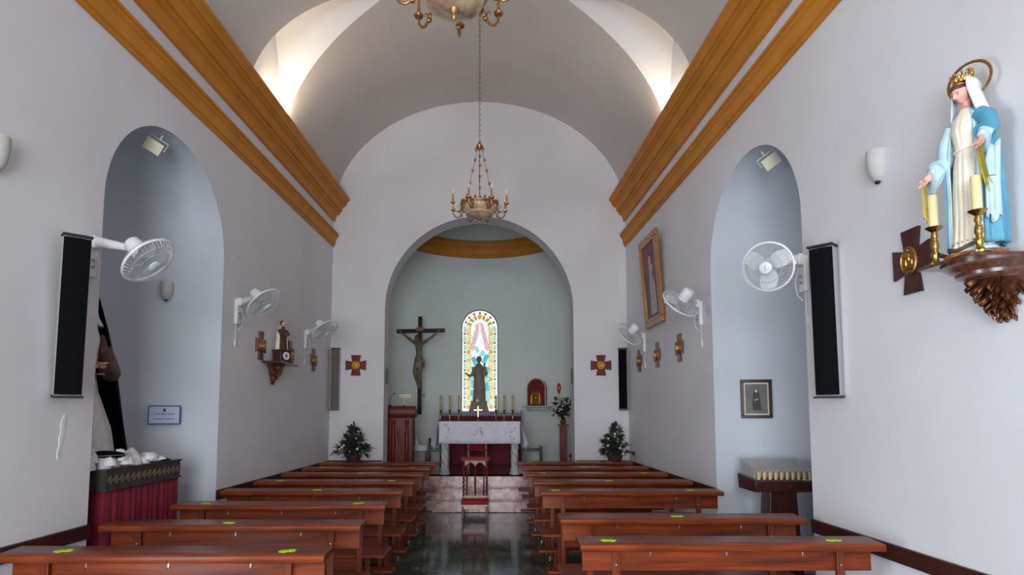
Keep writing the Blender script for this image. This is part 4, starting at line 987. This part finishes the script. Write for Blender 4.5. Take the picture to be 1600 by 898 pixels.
# large framed painting on the right wall
FP = empty('framed_painting', (xr(8.13) - .02, 8.13, 3.52), R(-90 + 1.3), 'large wood-framed painting of a robed figure high on the right wall', 'painting')
W2, H2, fw = .41, .65, .095; tl = rotm(x=4)
m = MB().at((0, -.05, 0), tl)
for z0, z1 in ((H2 - fw, H2), (-H2, -H2 + fw)): m.box((0, 0, (z0 + z1) / 2), (2 * W2, .05, fw))
for s in (-1, 1): m.box((s * (W2 - fw / 2), 0, 0), (fw, .05, 2 * (H2 - fw)))
m.build('outer_frame', GOLDW, FP, bevel=.012)
m = MB().at((0, -.055, 0), tl); w3, h3 = W2 - fw, H2 - fw
for z in (h3 - .012, -h3 + .012): m.box((0, 0, z), (2 * w3, .035, .024))
for s in (-1, 1): m.box((s * (w3 - .012), 0, 0), (.024, .035, 2 * h3))
m.build('inner_gilt_frame', GOLD, FP, bevel=.004)
m = MB().at((0, -.045, 0), tl); m.box((0, 0, 0), (2 * w3, .012, 2 * h3)); cv = m.build('canvas', CANVAS, FP)
def flat(nm, poly, d, mt_, par):
    m = MB().at((0, -.045, 0), tl); m.prism(poly, lambda u, v: (u, -d, v), lambda u, v: (u, -d + .0015, v)); return m.build(nm, mt_, par, smooth=False)
flat('painted_robe', [(-.16, -.48), (.17, -.48), (.15, -.2), (.13, .05), (.12, .18), (.05, .24), (-.05, .24), (-.12, .17), (-.13, 0), (-.15, -.2)], .008, CANVW, cv)
flat('painted_cloak', [(-.21, -.5), (-.12, -.5), (-.07, .0), (-.06, .22), (-.13, .19), (-.17, 0)], .0095, mat('painted_blue', (96, 100, 140), .6), cv)
flat('painted_sleeve', [(.05, -.05), (.14, .02), (.13, .17), (.06, .1)], .0095, mat('painted_shadow', (120, 116, 120), .6), cv)
flat('painted_head', [(.05 * math.cos(a), .3 + .065 * math.sin(a)) for a in [2 * PI * k / 14 for k in range(14)]], .0095, mat('painted_face', (216, 190, 150), .6), cv)

# ---------------------------------------------------------------- chancel furniture
# high altar
HA = empty('high_altar', (CX - .02, 12.55, DK), 0, 'crimson-fronted rear altar below the stained glass window', 'altar')
MB().box((0, 0, .44), (1.74, .5, .88)).build('altar_body', mat('crimson_front', (116, 22, 40), .75, c2=(88, 14, 30), scale=4), HA, bevel=.005)
for s in (-1, 1):
    MB().box((s * .35, -.255, .44), (.02, .012, .8)).build('panel_strip', MATS['crimson_front'], HA)
MB().box((0, -.02, .895), (1.80, .56, .03)).build('altar_top', DARKW, HA, bevel=.004)
MB().box((0, .12, 1.0), (1.76, .26, .19)).build('gradine', MATS['crimson_front'], HA, bevel=.004)
for s in (-1, 1): MB().box((s * .885, .1, 1.03), (.03, .3, .24)).build('end_block', DARKW, HA, bevel=.004)
LC = MB(); top = []
n_ = 120
r0, r1, r2, r3 = [], [], [], []
for k in range(n_ + 1):
    x = -.86 + 1.72 * k / n_; sc2 = .018 * abs(math.sin(k * PI / 6))
    r0.append((x, .20, 1.1)); r1.append((x, -.02, 1.1)); r2.append((x, -.025 + .003 * math.sin(k * .7), 1.065)); r3.append((x, -.024 + .005 * math.sin(k * .7), 1.03 - sc2))
solid(LC.loft([r0, r1, r2, r3], closed=False, cap=False).build('lace_strip', LACE, None, ang=60), .003)
lo = bpy.data.objects['lace_strip']; lo.location = (CX - .02, 12.55, DK + .003); tag(lo, 'violet-grey lace cloth hanging over the gradine of the rear altar', 'altar cloth')
def altar_candle(x, y, z, label, k=1.0):
    c = empty('altar_candlestick', (x, y, z), 0, label, 'candlestick', 'candlesticks on the rear altar')
    MB().lathe([(.002, 0), (.055, 0), (.05, .012), (.022, .05), (.014, .07), (.02, .09), (.012, .11), (.012, .17), (.022, .19), (.01, .2), (.035, .235), (.036, .242), (.002, .24)], n=14).build('stem', BRASS, c, ang=50)
    d = MB().lathe([(.002, .24), (.019, .24), (.019, .52), (.002, .524)], n=14).build('candle', mat('altar_wax', (206, 184, 110), .5) if 'altar_wax' not in MATS else MATS['altar_wax'], c, ang=50)
    MB().lathe([(.002, .52), (.021, .515), (.02, .54), (.008, .555), (.002, .556)], n=12).build('candle_cap', OLDGOLD, c)
zz = DK + .912
for x, t in ((-1.12, 'leftmost candlestick on the rear altar'), (-.925, 'second candlestick from the left on the rear altar'), (-.73, 'candlestick just left of the stained glass on the rear altar'), (.07, 'candlestick just right of the stained glass on the rear altar'), (.245, 'second candlestick from the right on the rear altar'), (.425, 'rightmost candlestick on the rear altar')):
    altar_candle(x, 12.38, zz, 'brass ' + t + ', tall candle')
AC_ = empty('altar_cross', (-.315, 12.38, zz), 0, 'pale gilt standing cross in the middle of the rear altar', 'cross')
MB().lathe([(.002, 0), (.05, 0), (.03, .03), (.012, .05), (.012, .1), (.002, .1)], n=14).build('foot', BRASS, AC_)
MB().box((0, 0, .21), (.03, .02, .24)).box((0, 0, .24), (.19, .02, .03)).build('cross_arms', mat('pale_gilt', (250, 232, 180), .3, .4), AC_, bevel=.003)

# statue before the window
JS = empty('apse_statue', (-.305, 12.72, DK + 1.102), 0, 'dark bronze-brown statue of a robed figure holding a child before the stained glass', 'statue')
MB().loft([[(-.23, -.16, 0), (.23, -.16, 0), (.23, .16, 0), (-.23, .16, 0)], [(-.21, -.14, .06), (.21, -.14, .06), (.21, .14, .06), (-.21, .14, .06)], [(-.17, -.11, .22), (.17, -.11, .22), (.17, .11, .22), (-.17, .11, .22)], [(-.19, -.12, .25), (.19, -.12, .25), (.19, .12, .25), (-.19, .12, .25)]]).build('pedestal', STONEST, JS, smooth=False, bevel=.006)
robe(MB(), interp([(.25, 0, 0, .135, .11, .9), (.5, .01, 0, .12, .1, .9), (.72, .01, 0, .115, .09, .7), (.85, .0, 0, .12, .085, .5), (.98, 0, 0, .12, .08, .3), (1.04, 0, 0, .075, .06, 0), (1.08, 0, 0, .035, .035, 0)], 5), 11, .1, 64, seed=12).build('robe', STONEST, JS, ang=80)
head_part('head', STONEST, JS, (0, -.01, 1.16), .072, 6, 10, features=False)
MB().sphere((0, .014, 1.178), (.062, .07, .072), 14, 8).build('veil', STONEST, JS)
MB().tube([(-.1, 0, .98), (-.14, -.03, .83), (-.21, -.06, .80), (-.26, -.06, .84)], [.045, .04, .032, .02], 12).build('sleeve', STONEST, JS, ang=70)
MB().tube([(.1, 0, .98), (.15, -.04, .84), (.09, -.1, .82)], [.045, .045, .03], 12).build('sleeve', STONEST, JS, ang=70)
hand_obj('hand', STONEST, JS, (-.255, -.06, .84), (-.8, -.2, .55), (0, -.6, .6), .08); hand_obj('hand', STONEST, JS, (.09, -.1, .82), (-.8, -.3, .1), (0, -1, .1), .08)
ch = robe(MB(), interp([(.80, .11, -.08, .055, .05, .5), (.9, .12, -.07, .05, .04, .5), (.99, .12, -.06, .035, .03, .2), (1.02, .12, -.06, .015, .015, 0)], 3), 8, .08, 28, seed=3).build('held_child', STONEST, JS, ang=80)
head_part('child_head', STONEST, ch, (.12, -.07, 1.05), .035, 0, -20, features=False)
fl = MB()
for k in range(16):
    a = k * 2.4; r_ = .028 * math.sqrt(k / 16); fl.sphere((r_ * math.cos(a), -.0 + .5 * r_ * math.sin(a) - .01, r_ * math.sin(a)), (.018, .014, .016), 8, 6)
o = fl.build('white_flower', FLOWER, None); o.location = (-.33, 12.54, DK + 1.36); 
st2 = MB().tube([(0, 0, -.02), (.005, .0, -.25)], .004, 5).build('flower_stem', LEAF, o)
tag(o, 'round white bloom at the foot of the apse statue', 'flower')

# crucifix
CR = empty('crucifix', (-1.515, 11.93, 1.60), R(-7), 'large dark wooden crucifix hanging on the left of the apse wall', 'crucifix')
MB().box((0, 0, 1.02), (.085, .05, 2.04)).build('upright_beam', BLACKW, CR, bevel=.006)
MB().box((0, -.012, 1.735), (1.06, .05, .085)).build('cross_beam', BLACKW, CR, bevel=.006)
pl = MB().box((0, -.045, 1.77), (.16, .012, .075)).build('title_board', mat('tan_board', (150, 120, 88), .6), CR, bevel=.003)
tx = bpy.data.curves.new('INRI', 'FONT'); tx.body = 'INRI'; tx.size = .06; tx.align_x = 'CENTER'; tx.align_y = 'CENTER'; tx.extrude = .001
to = bpy.data.objects.new('title_lettering', tx); col.objects.link(to); to.rotation_euler = (R(90), 0, 0); tx.materials.append(EYEM)
bpy.context.view_layer.update(); tm = bpy.data.meshes.new_from_object(to.evaluated_get(bpy.context.evaluated_depsgraph_get())); bpy.data.objects.remove(to)
to = bpy.data.objects.new('title_lettering', tm); col.objects.link(to); to.parent = pl; to.location = (0, -.053, 1.77); to.rotation_euler = (R(90), 0, 0)
MB().box((0, .12, 1.5), (.04, .2, .04)).box((0, .2, .4), (.04, .36, .04)).build('wall_fixing', BLACKW, CR)
vs = [(.01, -.075, 1.03), (0, -.085, 1.16), (-.005, -.09, 1.30), (0, -.085, 1.41), (0, -.08, 1.455), (0, -.09, 1.50)]
rad = [(.085, .06), (.07, .052), (.09, .06), (.085, .05), (.04, .035), (.03, .03)]
ed = [(0, 1), (1, 2), (2, 3), (3, 4), (4, 5)]
def addc(par, pts, rr_):
    p = par
    for q, r_ in zip(pts, rr_): vs.append(q); rad.append(r_); ed.append((p, len(vs) - 1)); p = len(vs) - 1
    return p
for s in (-1, 1):
    w_ = addc(3, [(s * .11, -.075, 1.45), (s * .24, -.065, 1.56), (s * .35, -.055, 1.665), (s * .40, -.05, 1.715)], [.042, .03, .024, .018])
    for q in range(4): addc(w_, [(s * (.425 + .006 * q), -.055, 1.735 + .012 * (q - 1)), (s * (.445 + .004 * q), -.066, 1.742 + .012 * (q - 1))], [.008, .006])
    addc(w_, [(s * .405, -.062, 1.75), (s * .412, -.07, 1.765)], [.008, .006])
for s, kx in ((-1, -.035), (1, .03)):
    addc(0, [(s * .05, -.08, .93), (s * .045 + kx * .4 - .02, -.14, .74), (s * .025 - .01, -.08, .5), (s * .012, -.065, .41), (s * .012, -.1, .35)], [.065, .045, .03, .024, .02])
bd = skin_obj('body', BODYC, CR, vs, ed, rad); bd.scale.z = .87; bd.location.z = .2256
head_part('head', BODYC, bd, (-.04, -.12, 1.53), .068, 32, -18)
hr = MB().at((-.04, -.1, 1.545), rotm(x=32, z=-18)); hr.sphere((0, .012, .012), (.056, .066, .07), 14, 10).tube([(-.04, .02, 0), (-.055, -.01, -.07), (-.045, -.03, -.12)], [.03, .022, .01], 8).tube([(.04, .02, 0), (.052, .0, -.06), (.045, .0, -.11)], [.03, .022, .01], 8); hr.build('hair', BROWNR, bd, ang=70)
lc2 = robe(MB(), interp([(.84, 0, -.085, .085, .075, 1), (.92, 0, -.082, .095, .075, 1), (1.0, .0, -.078, .098, .07, .6), (1.08, .0, -.078, .088, .062, .3)], 4), 9, .1, 44, seed=5); lc2.tube([(.09, -.1, 1.05), (.125, -.11, .96), (.12, -.1, .84)], [.022, .026, .012], 8)
lo2 = lc2.build('loincloth', mat('loincloth_paint', (140, 128, 94), .6, scale=20), CR, ang=80); lo2.scale.z = .87; lo2.location.z = .2256

# free-standing altar with cloth
AL = empty('altar_table', (-.235, 10.58, DK), 0, 'white marble altar table on two spiral-fluted columns', 'altar')
MB().box((0, 0, .885), (1.42, .62, .09)).build('marble_top', MARBLEW, AL, bevel=.008)
for s in (-1, 1):
    c = MB(); rings = []
    for k in range(50):
        z = .14 + .70 * k / 49; rings.append([(s * .625 + (.056 + .011 * math.cos(5 * (a + z * 8))) * math.cos(a), -.2 + (.056 + .011 * math.cos(5 * (a + z * 8))) * math.sin(a), z) for a in [2 * PI * q / 48 for q in range(48)]])
    c.loft(rings).build('fluted_column', MARBLEW, AL, ang=60)
    MB().lathe([(.002, 0), (.095, 0), (.095, .05), (.075, .055), (.085, .08), (.085, .1), (.065, .11), (.07, .13), (.06, .145), (.002, .145)], (s * .625, -.2, 0), 24).build('column_base', MARBLEW, AL, ang=40)
    MB().lathe([(.058, .82), (.08, .835), (.085, .842), (.002, .842), (.002, .82)], (s * .625, -.2, 0), 20).build('column_capital', MARBLEW, AL, ang=40)
    MB().box((s * .625, .18, .42), (.11, .16, .84)).build('rear_support', MARBLEW, AL, bevel=.01)
cl = MB(); nx = 60
W3 = .72; ft = []
def hemz(x): return .545 + .004 * math.sin(x * 30)
rows_ = []
for (y, zf) in ((.32, 0), (-.325, 0), (-.335, .15), (-.338, .3), (-.34, .385)):
    rows_.append([(x, y + (.006 * math.sin(x * 26) * (zf / .3)), .935 - zf) for x in [-W3 + 2 * W3 * k / nx for k in range(nx + 1)]])
cl.loft(rows_, closed=False, cap=False)
for s in (-1, 1):
    rs = []
    for k in range(13):
        t = k / 12; z = .935 - .45 * t; row = []
        for q in range(25):
            v = q / 24; y = -.325 + .645 * v; fl_ = .012 + .115 * t * (1 - .25 * v) + .035 * t * math.sin(v * 17 + .6)
            lowr = .08 * t * math.cos(v * 9) * (1 if t > 0 else 0)
            row.append((s * (W3 + fl_ - .012), y - .02 * t * (1 - v), z + lowr * .6))
        rs.append(row)
    cl.loft(rs, closed=False, cap=False)
cm = solid(cl.build('altar_cloth', LINEN, None, ang=70), .004, 1); cm.location = (-.235, 10.58, DK); tag(cm, 'white embroidered cloth draped over the marble altar table', 'altar cloth')
rg = random.Random(8)
for cx_, n_ in ((-.55, 9), (-.02, 12), (.53, 9)):
    m = MB()
    for q in range(n_):
        x, z = cx_ + rg.uniform(-.1, .1) * (1 if n_ == 9 else .8), .76 + rg.uniform(-.13, .13) * (1 if n_ == 9 else .5)
        m.box((x, -.346, z), (rg.uniform(.01, .028), .004, rg.uniform(.008, .02)), rotm(y=rg.uniform(0, 180)))
    m.build('embroidery', mat('rose_thread', (156, 96, 116), .8) if 'rose_thread' not in MATS else MATS['rose_thread'], cm)
m = MB()
for q in range(9): m.box((-.32 + .04 * q * 2, -.348, .557), (.06, .004, .006))
m.build('hem_stitching', VEILW, cm)

# lectern
LT = empty('lectern', (-1.70, 10.72, DK), 0, 'tall red-brown wooden lectern with two turned half columns left of altar', 'lectern')
MB().box((0, .06, .52), (.46, .30, 1.0)).build('body_panel', REDW, LT, bevel=.006)
MB().box((0, .06, .03), (.52, .36, .06)).build('base', REDW, LT, bevel=.008)
for s in (-1, 1):
    MB().lathe([(.002, .08), (.04, .08), (.04, .12), (.025, .15), (.036, .22), (.036, .72), (.026, .78), (.036, .82), (.022, .86), (.034, .9), (.038, .96), (.002, .96)], (s * .125, -.105, 0), 18).build('turned_column', REDW, LT, ang=50)
    MB().box((s * .215, -.10, .52), (.03, .03, .9)).build('corner_strip', REDW, LT, bevel=.004)
MB().tube([(-.05, -.095, .78), (-.02, -.1, .6), (.04, -.1, .42), (.0, -.1, .3)], .008, 6).build('carved_scroll', REDW, LT)
m = MB(); pr = [(-.1 + .0, 1.0), (-.13, 1.03), (-.15, 1.08), (-.15, 1.14), (-.13, 1.19), (-.09, 1.215), (-.02, 1.22), (.26, 1.10), (.26, 1.05), (.2, 1.01)]
m.loft([[(x, y, z) for y, z in pr] for x in (-.275, .275)]).build('reading_desk', mat('lectern_leather', (110, 40, 32), .45, scale=14), LT, ang=45, bevel=.006)
m = MB().tube([(-.2, -.06, 1.22), (-.2, -.05, 1.34), (-.17, -.08, 1.41), (-.12, -.12, 1.44)], .005, 6).sphere((-.115, -.122, 1.443), (.014, .014, .014), 8, 6); m.lathe([(.002, 1.215), (.035, 1.215), (.03, 1.235), (.002, 1.24)], (-.2, -.06, 0), 14)
o = m.build('gooseneck_microphone', BLACKP, None); o.location = (-1.70, 10.72, DK); tag(o, 'small black gooseneck microphone standing on the lectern', 'microphone')
RL = empty('reading_lamp', (-1.66, 10.75, DK + 1.21), 0, 'slim brass reading lamp on top of the lectern', 'lamp')
MB().lathe([(.002, -.0), (.04, .0), (.03, .02), (.006, .03), (.006, .2), (.002, .2)], n=12).build('lamp_post', BRASS, RL)
MB().box((.03, -.04, .215), (.24, .05, .03)).build('lamp_shade', BRASS, RL, bevel=.008)
MB().box((.03, -.07, .21), (.22, .012, .02)).build('tube_bulb', BULB, RL)
MB().box((.03, 0, .175), (.22, .012, .01)).build('lamp_rail', BRASS, RL)

# credence table with white cloth, dark stools, chair
CT = empty('credence_table', (-1.50, 11.6, DK), 0, 'small white-draped side table with black legs behind the lectern', 'table')
MB().box((0, 0, .42), (.38, .3, .03)).build('table_top', BLACKW, CT)
MB().box((0, 0, .40), (.40, .32, .11)).build('white_cover', LINEN, CT, bevel=.01)
for sx in (-1, 1):
    for sy in (-1, 1): MB().box((sx * .17, sy * .12, .2), (.035, .035, .40)).build('leg', BLACKW, CT)
o = MB().lathe([(.002, 0), (.03, 0), (.04, .05), (.02, .09), (.025, .11), (.002, .11)], n=14).sphere((0, 0, .14), (.03, .03, .03), 8, 6).build('small_vase', FLOWER, None); o.location = (-1.52, 11.58, DK + .456); tag(o, 'small white vase on the draped side table', 'vase')
def small_chair(x, y, rz, label, seatm, fm, k=1, bh=.55):
    c = empty('chair', (x, y, DK), R(rz), label, 'chair')
    for sx in (-1, 1):
        MB().box((sx * .17, -.16, .19), (.035, .035, .38)).build('leg', fm, c, bevel=.003)
        MB().box((sx * .17, .16, bh / 2), (.035, .035, bh)).build('rear_leg', fm, c, bevel=.003)
    MB().box((0, 0, .385), (.38, .36, .05)).build('seat', seatm, c, bevel=.015)
    MB().box((0, .16, bh - .04), (.34, .025, .08)).build('back_rail', fm, c, bevel=.004)
    if bh > .5: MB().box((0, .16, bh - .12), (.30, .02, .1)).build('backrest', seatm, c, bevel=.01)
small_chair(-1.08, 11.3, 90, 'black wooden chair behind the left end of altar', BLACKW, BLACKW, bh=.60)
small_chair(.78, 11.3, -90, 'black wooden chair behind the right end of altar', BLACKW, BLACKW, bh=.45)
small_chair(-.30, 11.35, 180, 'low brown chair with red seat behind the altar', REDC, REDW, bh=.58)

# tabernacle niche, shelf, sanctuary lamp
TB = empty('tabernacle', (.945, 12.47, 1.79), R(-28), 'arched dark red tabernacle with a small gold door on the apse wall', 'tabernacle')
ap = [(-.21, 0), (.21, 0)] + arc(0, .37, .21, 0, PI, 20)
MB().prism(ap, lambda u, v: (u, -.02, v), lambda u, v: (u, .08, v)).build('red_backing', mat('deep_red', (110, 14, 30), .6), TB, ang=20, bevel=.004)
rim = MB(); rim.tube([(-.215, -.02, 0)] + [(u, -.02, v) for u, v in arc(0, .37, .215, PI, 0, 20)] + [(.215, -.02, 0)], .012, 8); rim.build('arch_moulding', mat('pale_moulding', (196, 186, 180), .6), TB)
dp = [(-.11, 0.02), (.11, .02)] + arc(0, .21, .11, 0, PI, 16)
dr_ = MB().prism(dp, lambda u, v: (u, -.06, v), lambda u, v: (u, -.02, v)).build('gold_door', GOLD, TB, ang=20, bevel=.003)
m = MB().at((0, -.062, .17), rotm(x=90)); m.torus((0, 0, 0), .05, .008, n=20, m=6).sphere((0, 0, 0), (.02, .02, .01), 10, 6); m.at((0, -.06, 0)); m.tube([(-.1, 0, .03)] + [(u, 0, v) for u, v in arc(0, .21, .095, PI, 0, 14)] + [(.1, 0, .03)], .008, 6); m.build('door_relief', BRASS, dr_)
TS = empty('marble_shelf', (.955, 12.36, 1.785), R(-28), 'narrow grey-white marble shelf under the tabernacle', 'shelf')
MB().box((0, 0, -.02), (.64, .24, .035)).build('slab', MARBLEW, TS, bevel=.008)
MB().box((0, .03, -.065), (.5, .16, .06)).build('moulding', MARBLEW, TS, bevel=.02)
SL_ = empty('sanctuary_lamp', (1.385, 12.06, 2.06), 0, 'small red glass sanctuary lamp on the apse wall right of tabernacle', 'lamp')
MB().lathe([(.002, .0), (.03, .02), (.045, .08), (.04, .14), (.03, .15), (.002, .15)], n=16).build('red_glass', REDGL, SL_)
MB().tube([(0, .18, -.02), (0, .05, -.04), (0, 0, -.01)], .008, 6).lathe([(.002, -.03), (.02, -.02), (.03, .02), (.002, .02)], n=14).build('wall_arm', BRASS, SL_)
MB().lathe([(.032, .15), (.02, .18), (.006, .2), (.002, .2), (.002, .15)], n=14).build('lamp_cap', REDV, SL_)

# wooden pedestal with flower arrangement; red vase
PD = empty('flower_pedestal', (1.38, 11.35, DK), 0, 'tall slim brown wooden pedestal at the right of the apse', 'pedestal')
MB().box((0, 0, .43), (.13, .13, .82)).build('shaft', REDW, PD, bevel=.006)
MB().box((0, 0, .015), (.2, .2, .03)).build('foot', REDW, PD, bevel=.004); MB().box((0, 0, .85), (.2, .2, .03)).build('top_plate', REDW, PD, bevel=.004)
def leaf_blade(mb, base, d, ln, wd, droop=.3):
    d = Vector(d).normalized(); sd = d.cross(Vector((0, 0, 1))); sd = sd.normalized() if sd.length > .05 else Vector((1, 0, 0)); base = Vector(base)
    L_, R_ = [], []
    for t, w_ in ((0, .1), (.3, .8), (.6, 1), (.85, .6), (1, .05)):
        c = base + d * ln * t + Vector((0, 0, -droop * ln * t * t)); L_.append(c - sd * wd * w_ / 2 + Vector((0, 0, .15 * wd * w_))); R_.append(c + sd * wd * w_ / 2 + Vector((0, 0, .15 * wd * w_)))
    C2 = [base + d * ln * t + Vector((0, 0, -droop * ln * t * t)) for t in (0, .3, .6, .85, 1)]
    mb.loft([[L_[i], C2[i], R_[i]] for i in range(5)], closed=False, cap=False)
def bouquet(loc, seed, label, cat, R0, H0_, pot, cone=True, nl=130, grp=None, flowers=10):
    rg = random.Random(seed); root = empty('potted_arrangement', loc, 0, label, cat, grp); root.scale = (1, .62 if cone else .9, 1)
    MB().lathe(pot, n=20).build('pot', POT, root, ang=50)
    zt = pot[-1][1]; stems = MB(); lv = MB(); ends = []
    for q in range(nl // 6):
        t = rg.random() ** 1.15; a = rg.uniform(0, 2 * PI)
        if cone: zz_ = zt + H0_ * (.05 + .9 * t); r_ = R0 * (1 - t) ** .8 * rg.uniform(.55, 1.05) + .02
        else: zz_ = zt + H0_ * (.1 + .9 * rg.random()); r_ = R0 * rg.uniform(.3, 1)
        e = Vector((r_ * math.cos(a), r_ * math.sin(a), zz_)); b_ = Vector((0, 0, zt - .02)); mid = Vector((e.x * .4, e.y * .4, zt + (zz_ - zt) * .65))
        stems.tube([b_, mid, e], [.004, .003, .002], 5); ends.append(e)
        for k in range(7):
            s_ = rg.uniform(.45, 1); p = mid.lerp(e, s_ * 1.0) if s_ > .6 else b_.lerp(mid, .7 + .3 * s_)
            d = (e - b_).normalized() + Vector((rg.uniform(-1, 1), rg.uniform(-1, 1), rg.uniform(-.5, .6))); leaf_blade(lv, p, d, rg.uniform(.07, .13) * (1 if cone else .9), rg.uniform(.03, .05))
    if cone:
        stems.tube([(0, 0, zt), (0, 0, zt + H0_)], [.006, .003], 6)
        for k in range(5): leaf_blade(lv, (0, 0, zt + H0_ * (.8 + .05 * k)), (rg.uniform(-.5, .5), rg.uniform(-.5, .5), 1.3), .08, .02, 0)
    stems.build('stems', LEAF, root); solid(lv.build('foliage', LEAF if seed % 2 else LEAF2, root, ang=180), .002)
    for q in range(flowers):
        e = ends[q % len(ends)] * 1.0; e = Vector((e.x * .92, -abs(e.y) * .8 - .02, e.z)); fm = MB()
        for k in range(5):
            a = 2 * PI * k / 5; fm.sphere(e + Vector((.012 * math.cos(a), -.012, .012 * math.sin(a))), (.010, .005, .010), 6, 4)
        fm.build('blossom', FLOWER, root)
    return root
POTP = [(.002, 0), (.07, 0), (.085, .04), (.13, .14), (.135, .16), (.125, .16), (.002, .15)]
for x, sd, t in ((-2.29, 3, 'left'), (2.0, 4, 'right')):
    p = empty('plant_stand', (x, 9.6 if False else 9.52, 0), 0, f'dark wooden stand under the leafy arrangement {t} of the arch', 'plant stand', 'plant stands')
    MB().box((0, 0, .40), (.18, .14, .70)).build('column', DARKW, p, bevel=.006); MB().box((0, 0, .02), (.24, .16, .04)).build('base', DARKW, p, bevel=.006); MB().box((0, 0, .765), (.22, .16, .03)).build('top_plate', DARKW, p, bevel=.006)
bouquet((-2.29, 9.52, .781), 3, 'leafy conical flower arrangement in a dark bowl left of the arch', 'plant', .35, .50, POTP, nl=520, grp='arrangements beside the arch')
bouquet((2.0, 9.52, .781), 6, 'leafy conical flower arrangement in a dark bowl right of the arch', 'plant', .29, .52, POTP, nl=520, grp='arrangements beside the arch', flowers=14)
bouquet((1.38, 11.35, DK + .866), 8, 'tall loose arrangement of dark leaves and white flowers on slim pedestal', 'plant', .20, .42, [(.002, 0), (.04, 0), (.06, .05), (.045, .10), (.002, .09)], cone=False, nl=330, flowers=14)
rv_ = empty('red_flower_vase', (1.52, 11.15, DK), 0, 'small red floor vase with red flowers beside the slim pedestal', 'vase')
MB().lathe([(.002, 0), (.04, 0), (.06, .08), (.035, .16), (.04, .2), (.002, .19)], n=16).build('vase_body', REDW, rv_)
rg = random.Random(4)
for q in range(6): MB().sphere((rg.uniform(-.05, .05), rg.uniform(-.05, .05), .24 + rg.uniform(0, .1)), (.03, .03, .03), 10, 6).build('red_bloom', REDF, rv_)

# prie-dieu before the steps
PR = empty('prie_dieu', (-.28, 9.22, 0), 0, 'wooden kneeler with red padded top and red kneeling pad before the steps', 'kneeler')
MB().box((0, .06, .91), (.46, .2, .035)).build('padded_armrest', REDC, PR, bevel=.012)
MB().box((0, .06, .885), (.43, .17, .02)).build('armrest_board', REDW, PR, bevel=.004)
for s in (-1, 1):
    c = MB(); rings = []
    for k in range(60):
        z = .3 + .575 * k / 59; rings.append([(s * .185 + .016 * math.cos(a) + .007 * math.cos(z * 90), .07 + .016 * math.sin(a) + .007 * math.sin(z * 90), z) for a in [2 * PI * q / 10 for q in range(10)]])
    c.loft(rings).build('twisted_post', REDW, PR, ang=70)
    MB().tube([(s * .135, .07, .3), (s * .135, .07, .86)], .011, 8).build('side_rod', REDW, PR)
    MB().box((s * .185, .07, .15), (.035, .035, .3)).build('rear_leg', REDW, PR, bevel=.004)
    MB().box((s * .185, -.18, .1), (.035, .035, .2)).build('front_leg', REDW, PR, bevel=.004)
MB().tube([(0, .07, .3), (0, .07, .86)], .014, 8).build('centre_rod', REDW, PR)
ar = [(-.165, .875), (.165, .875), (.165, .79)] + [(.155 - .155 * (k / 10), .79 + .055 * math.sin(PI * k / 10)) for k in range(11)] + [(-.155 * (k / 10), .79 + .055 * math.sin(PI * k / 10)) for k in range(11)] + [(-.165, .79)]
MB().prism(ar, lambda u, v: (u, .045, v), lambda u, v: (u, .06, v)).build('double_arch_fret', mat('pale_wood', (196, 160, 130), .5), PR, smooth=False)
MB().box((0, .07, .3), (.42, .03, .05)).build('lower_rail', GOLDW, PR, bevel=.004)
MB().box((0, -.06, .205), (.42, .28, .03)).build('kneeling_board', GOLDW, PR, bevel=.004)
MB().box((0, -.06, .245), (.43, .29, .055)).build('kneeling_pad', REDC, PR, bevel=.02)
MB().box((0, -.18, .17), (.35, .02, .05)).build('front_rail', GOLDW, PR, bevel=.004)

pk_ = [(3.93, 1.62), (3.945, 1.60), (3.93, 1.55), (3.94, 1.50), (3.92, 1.46), (3.925, 1.42), (3.90, 1.38), (3.905, 1.33), (3.885, 1.32), (3.88, 1.37), (3.895, 1.41), (3.89, 1.46), (3.905, 1.5), (3.90, 1.55), (3.915, 1.6)]
MB().prism(pk_, lambda u, v: (xl(u), u, v), lambda u, v: (xl(u) + .004, u, v)).build('peeling_patch', mat('bare_plaster', (232, 231, 232), .8), bpy.data.objects['wall_left'], smooth=False, label='flaking patch of paint')
# green signs on the arch jambs, peeling patch, conduit clip in the niche
for x, rz, t in ((CX - AR + .012, 90, 'left'), (CX + AR - .012, -90, 'right')):
    o = MB().box((0, 0, 0), (.14, .014, .26)).build('wall_plaque', GREENS, None, bevel=.004); o.location = (x, 10.02, 2.27); o.rotation_euler = (0, 0, R(rz)); tag(o, f'narrow green plaque on the {t} jamb of the chancel arch', 'sign')
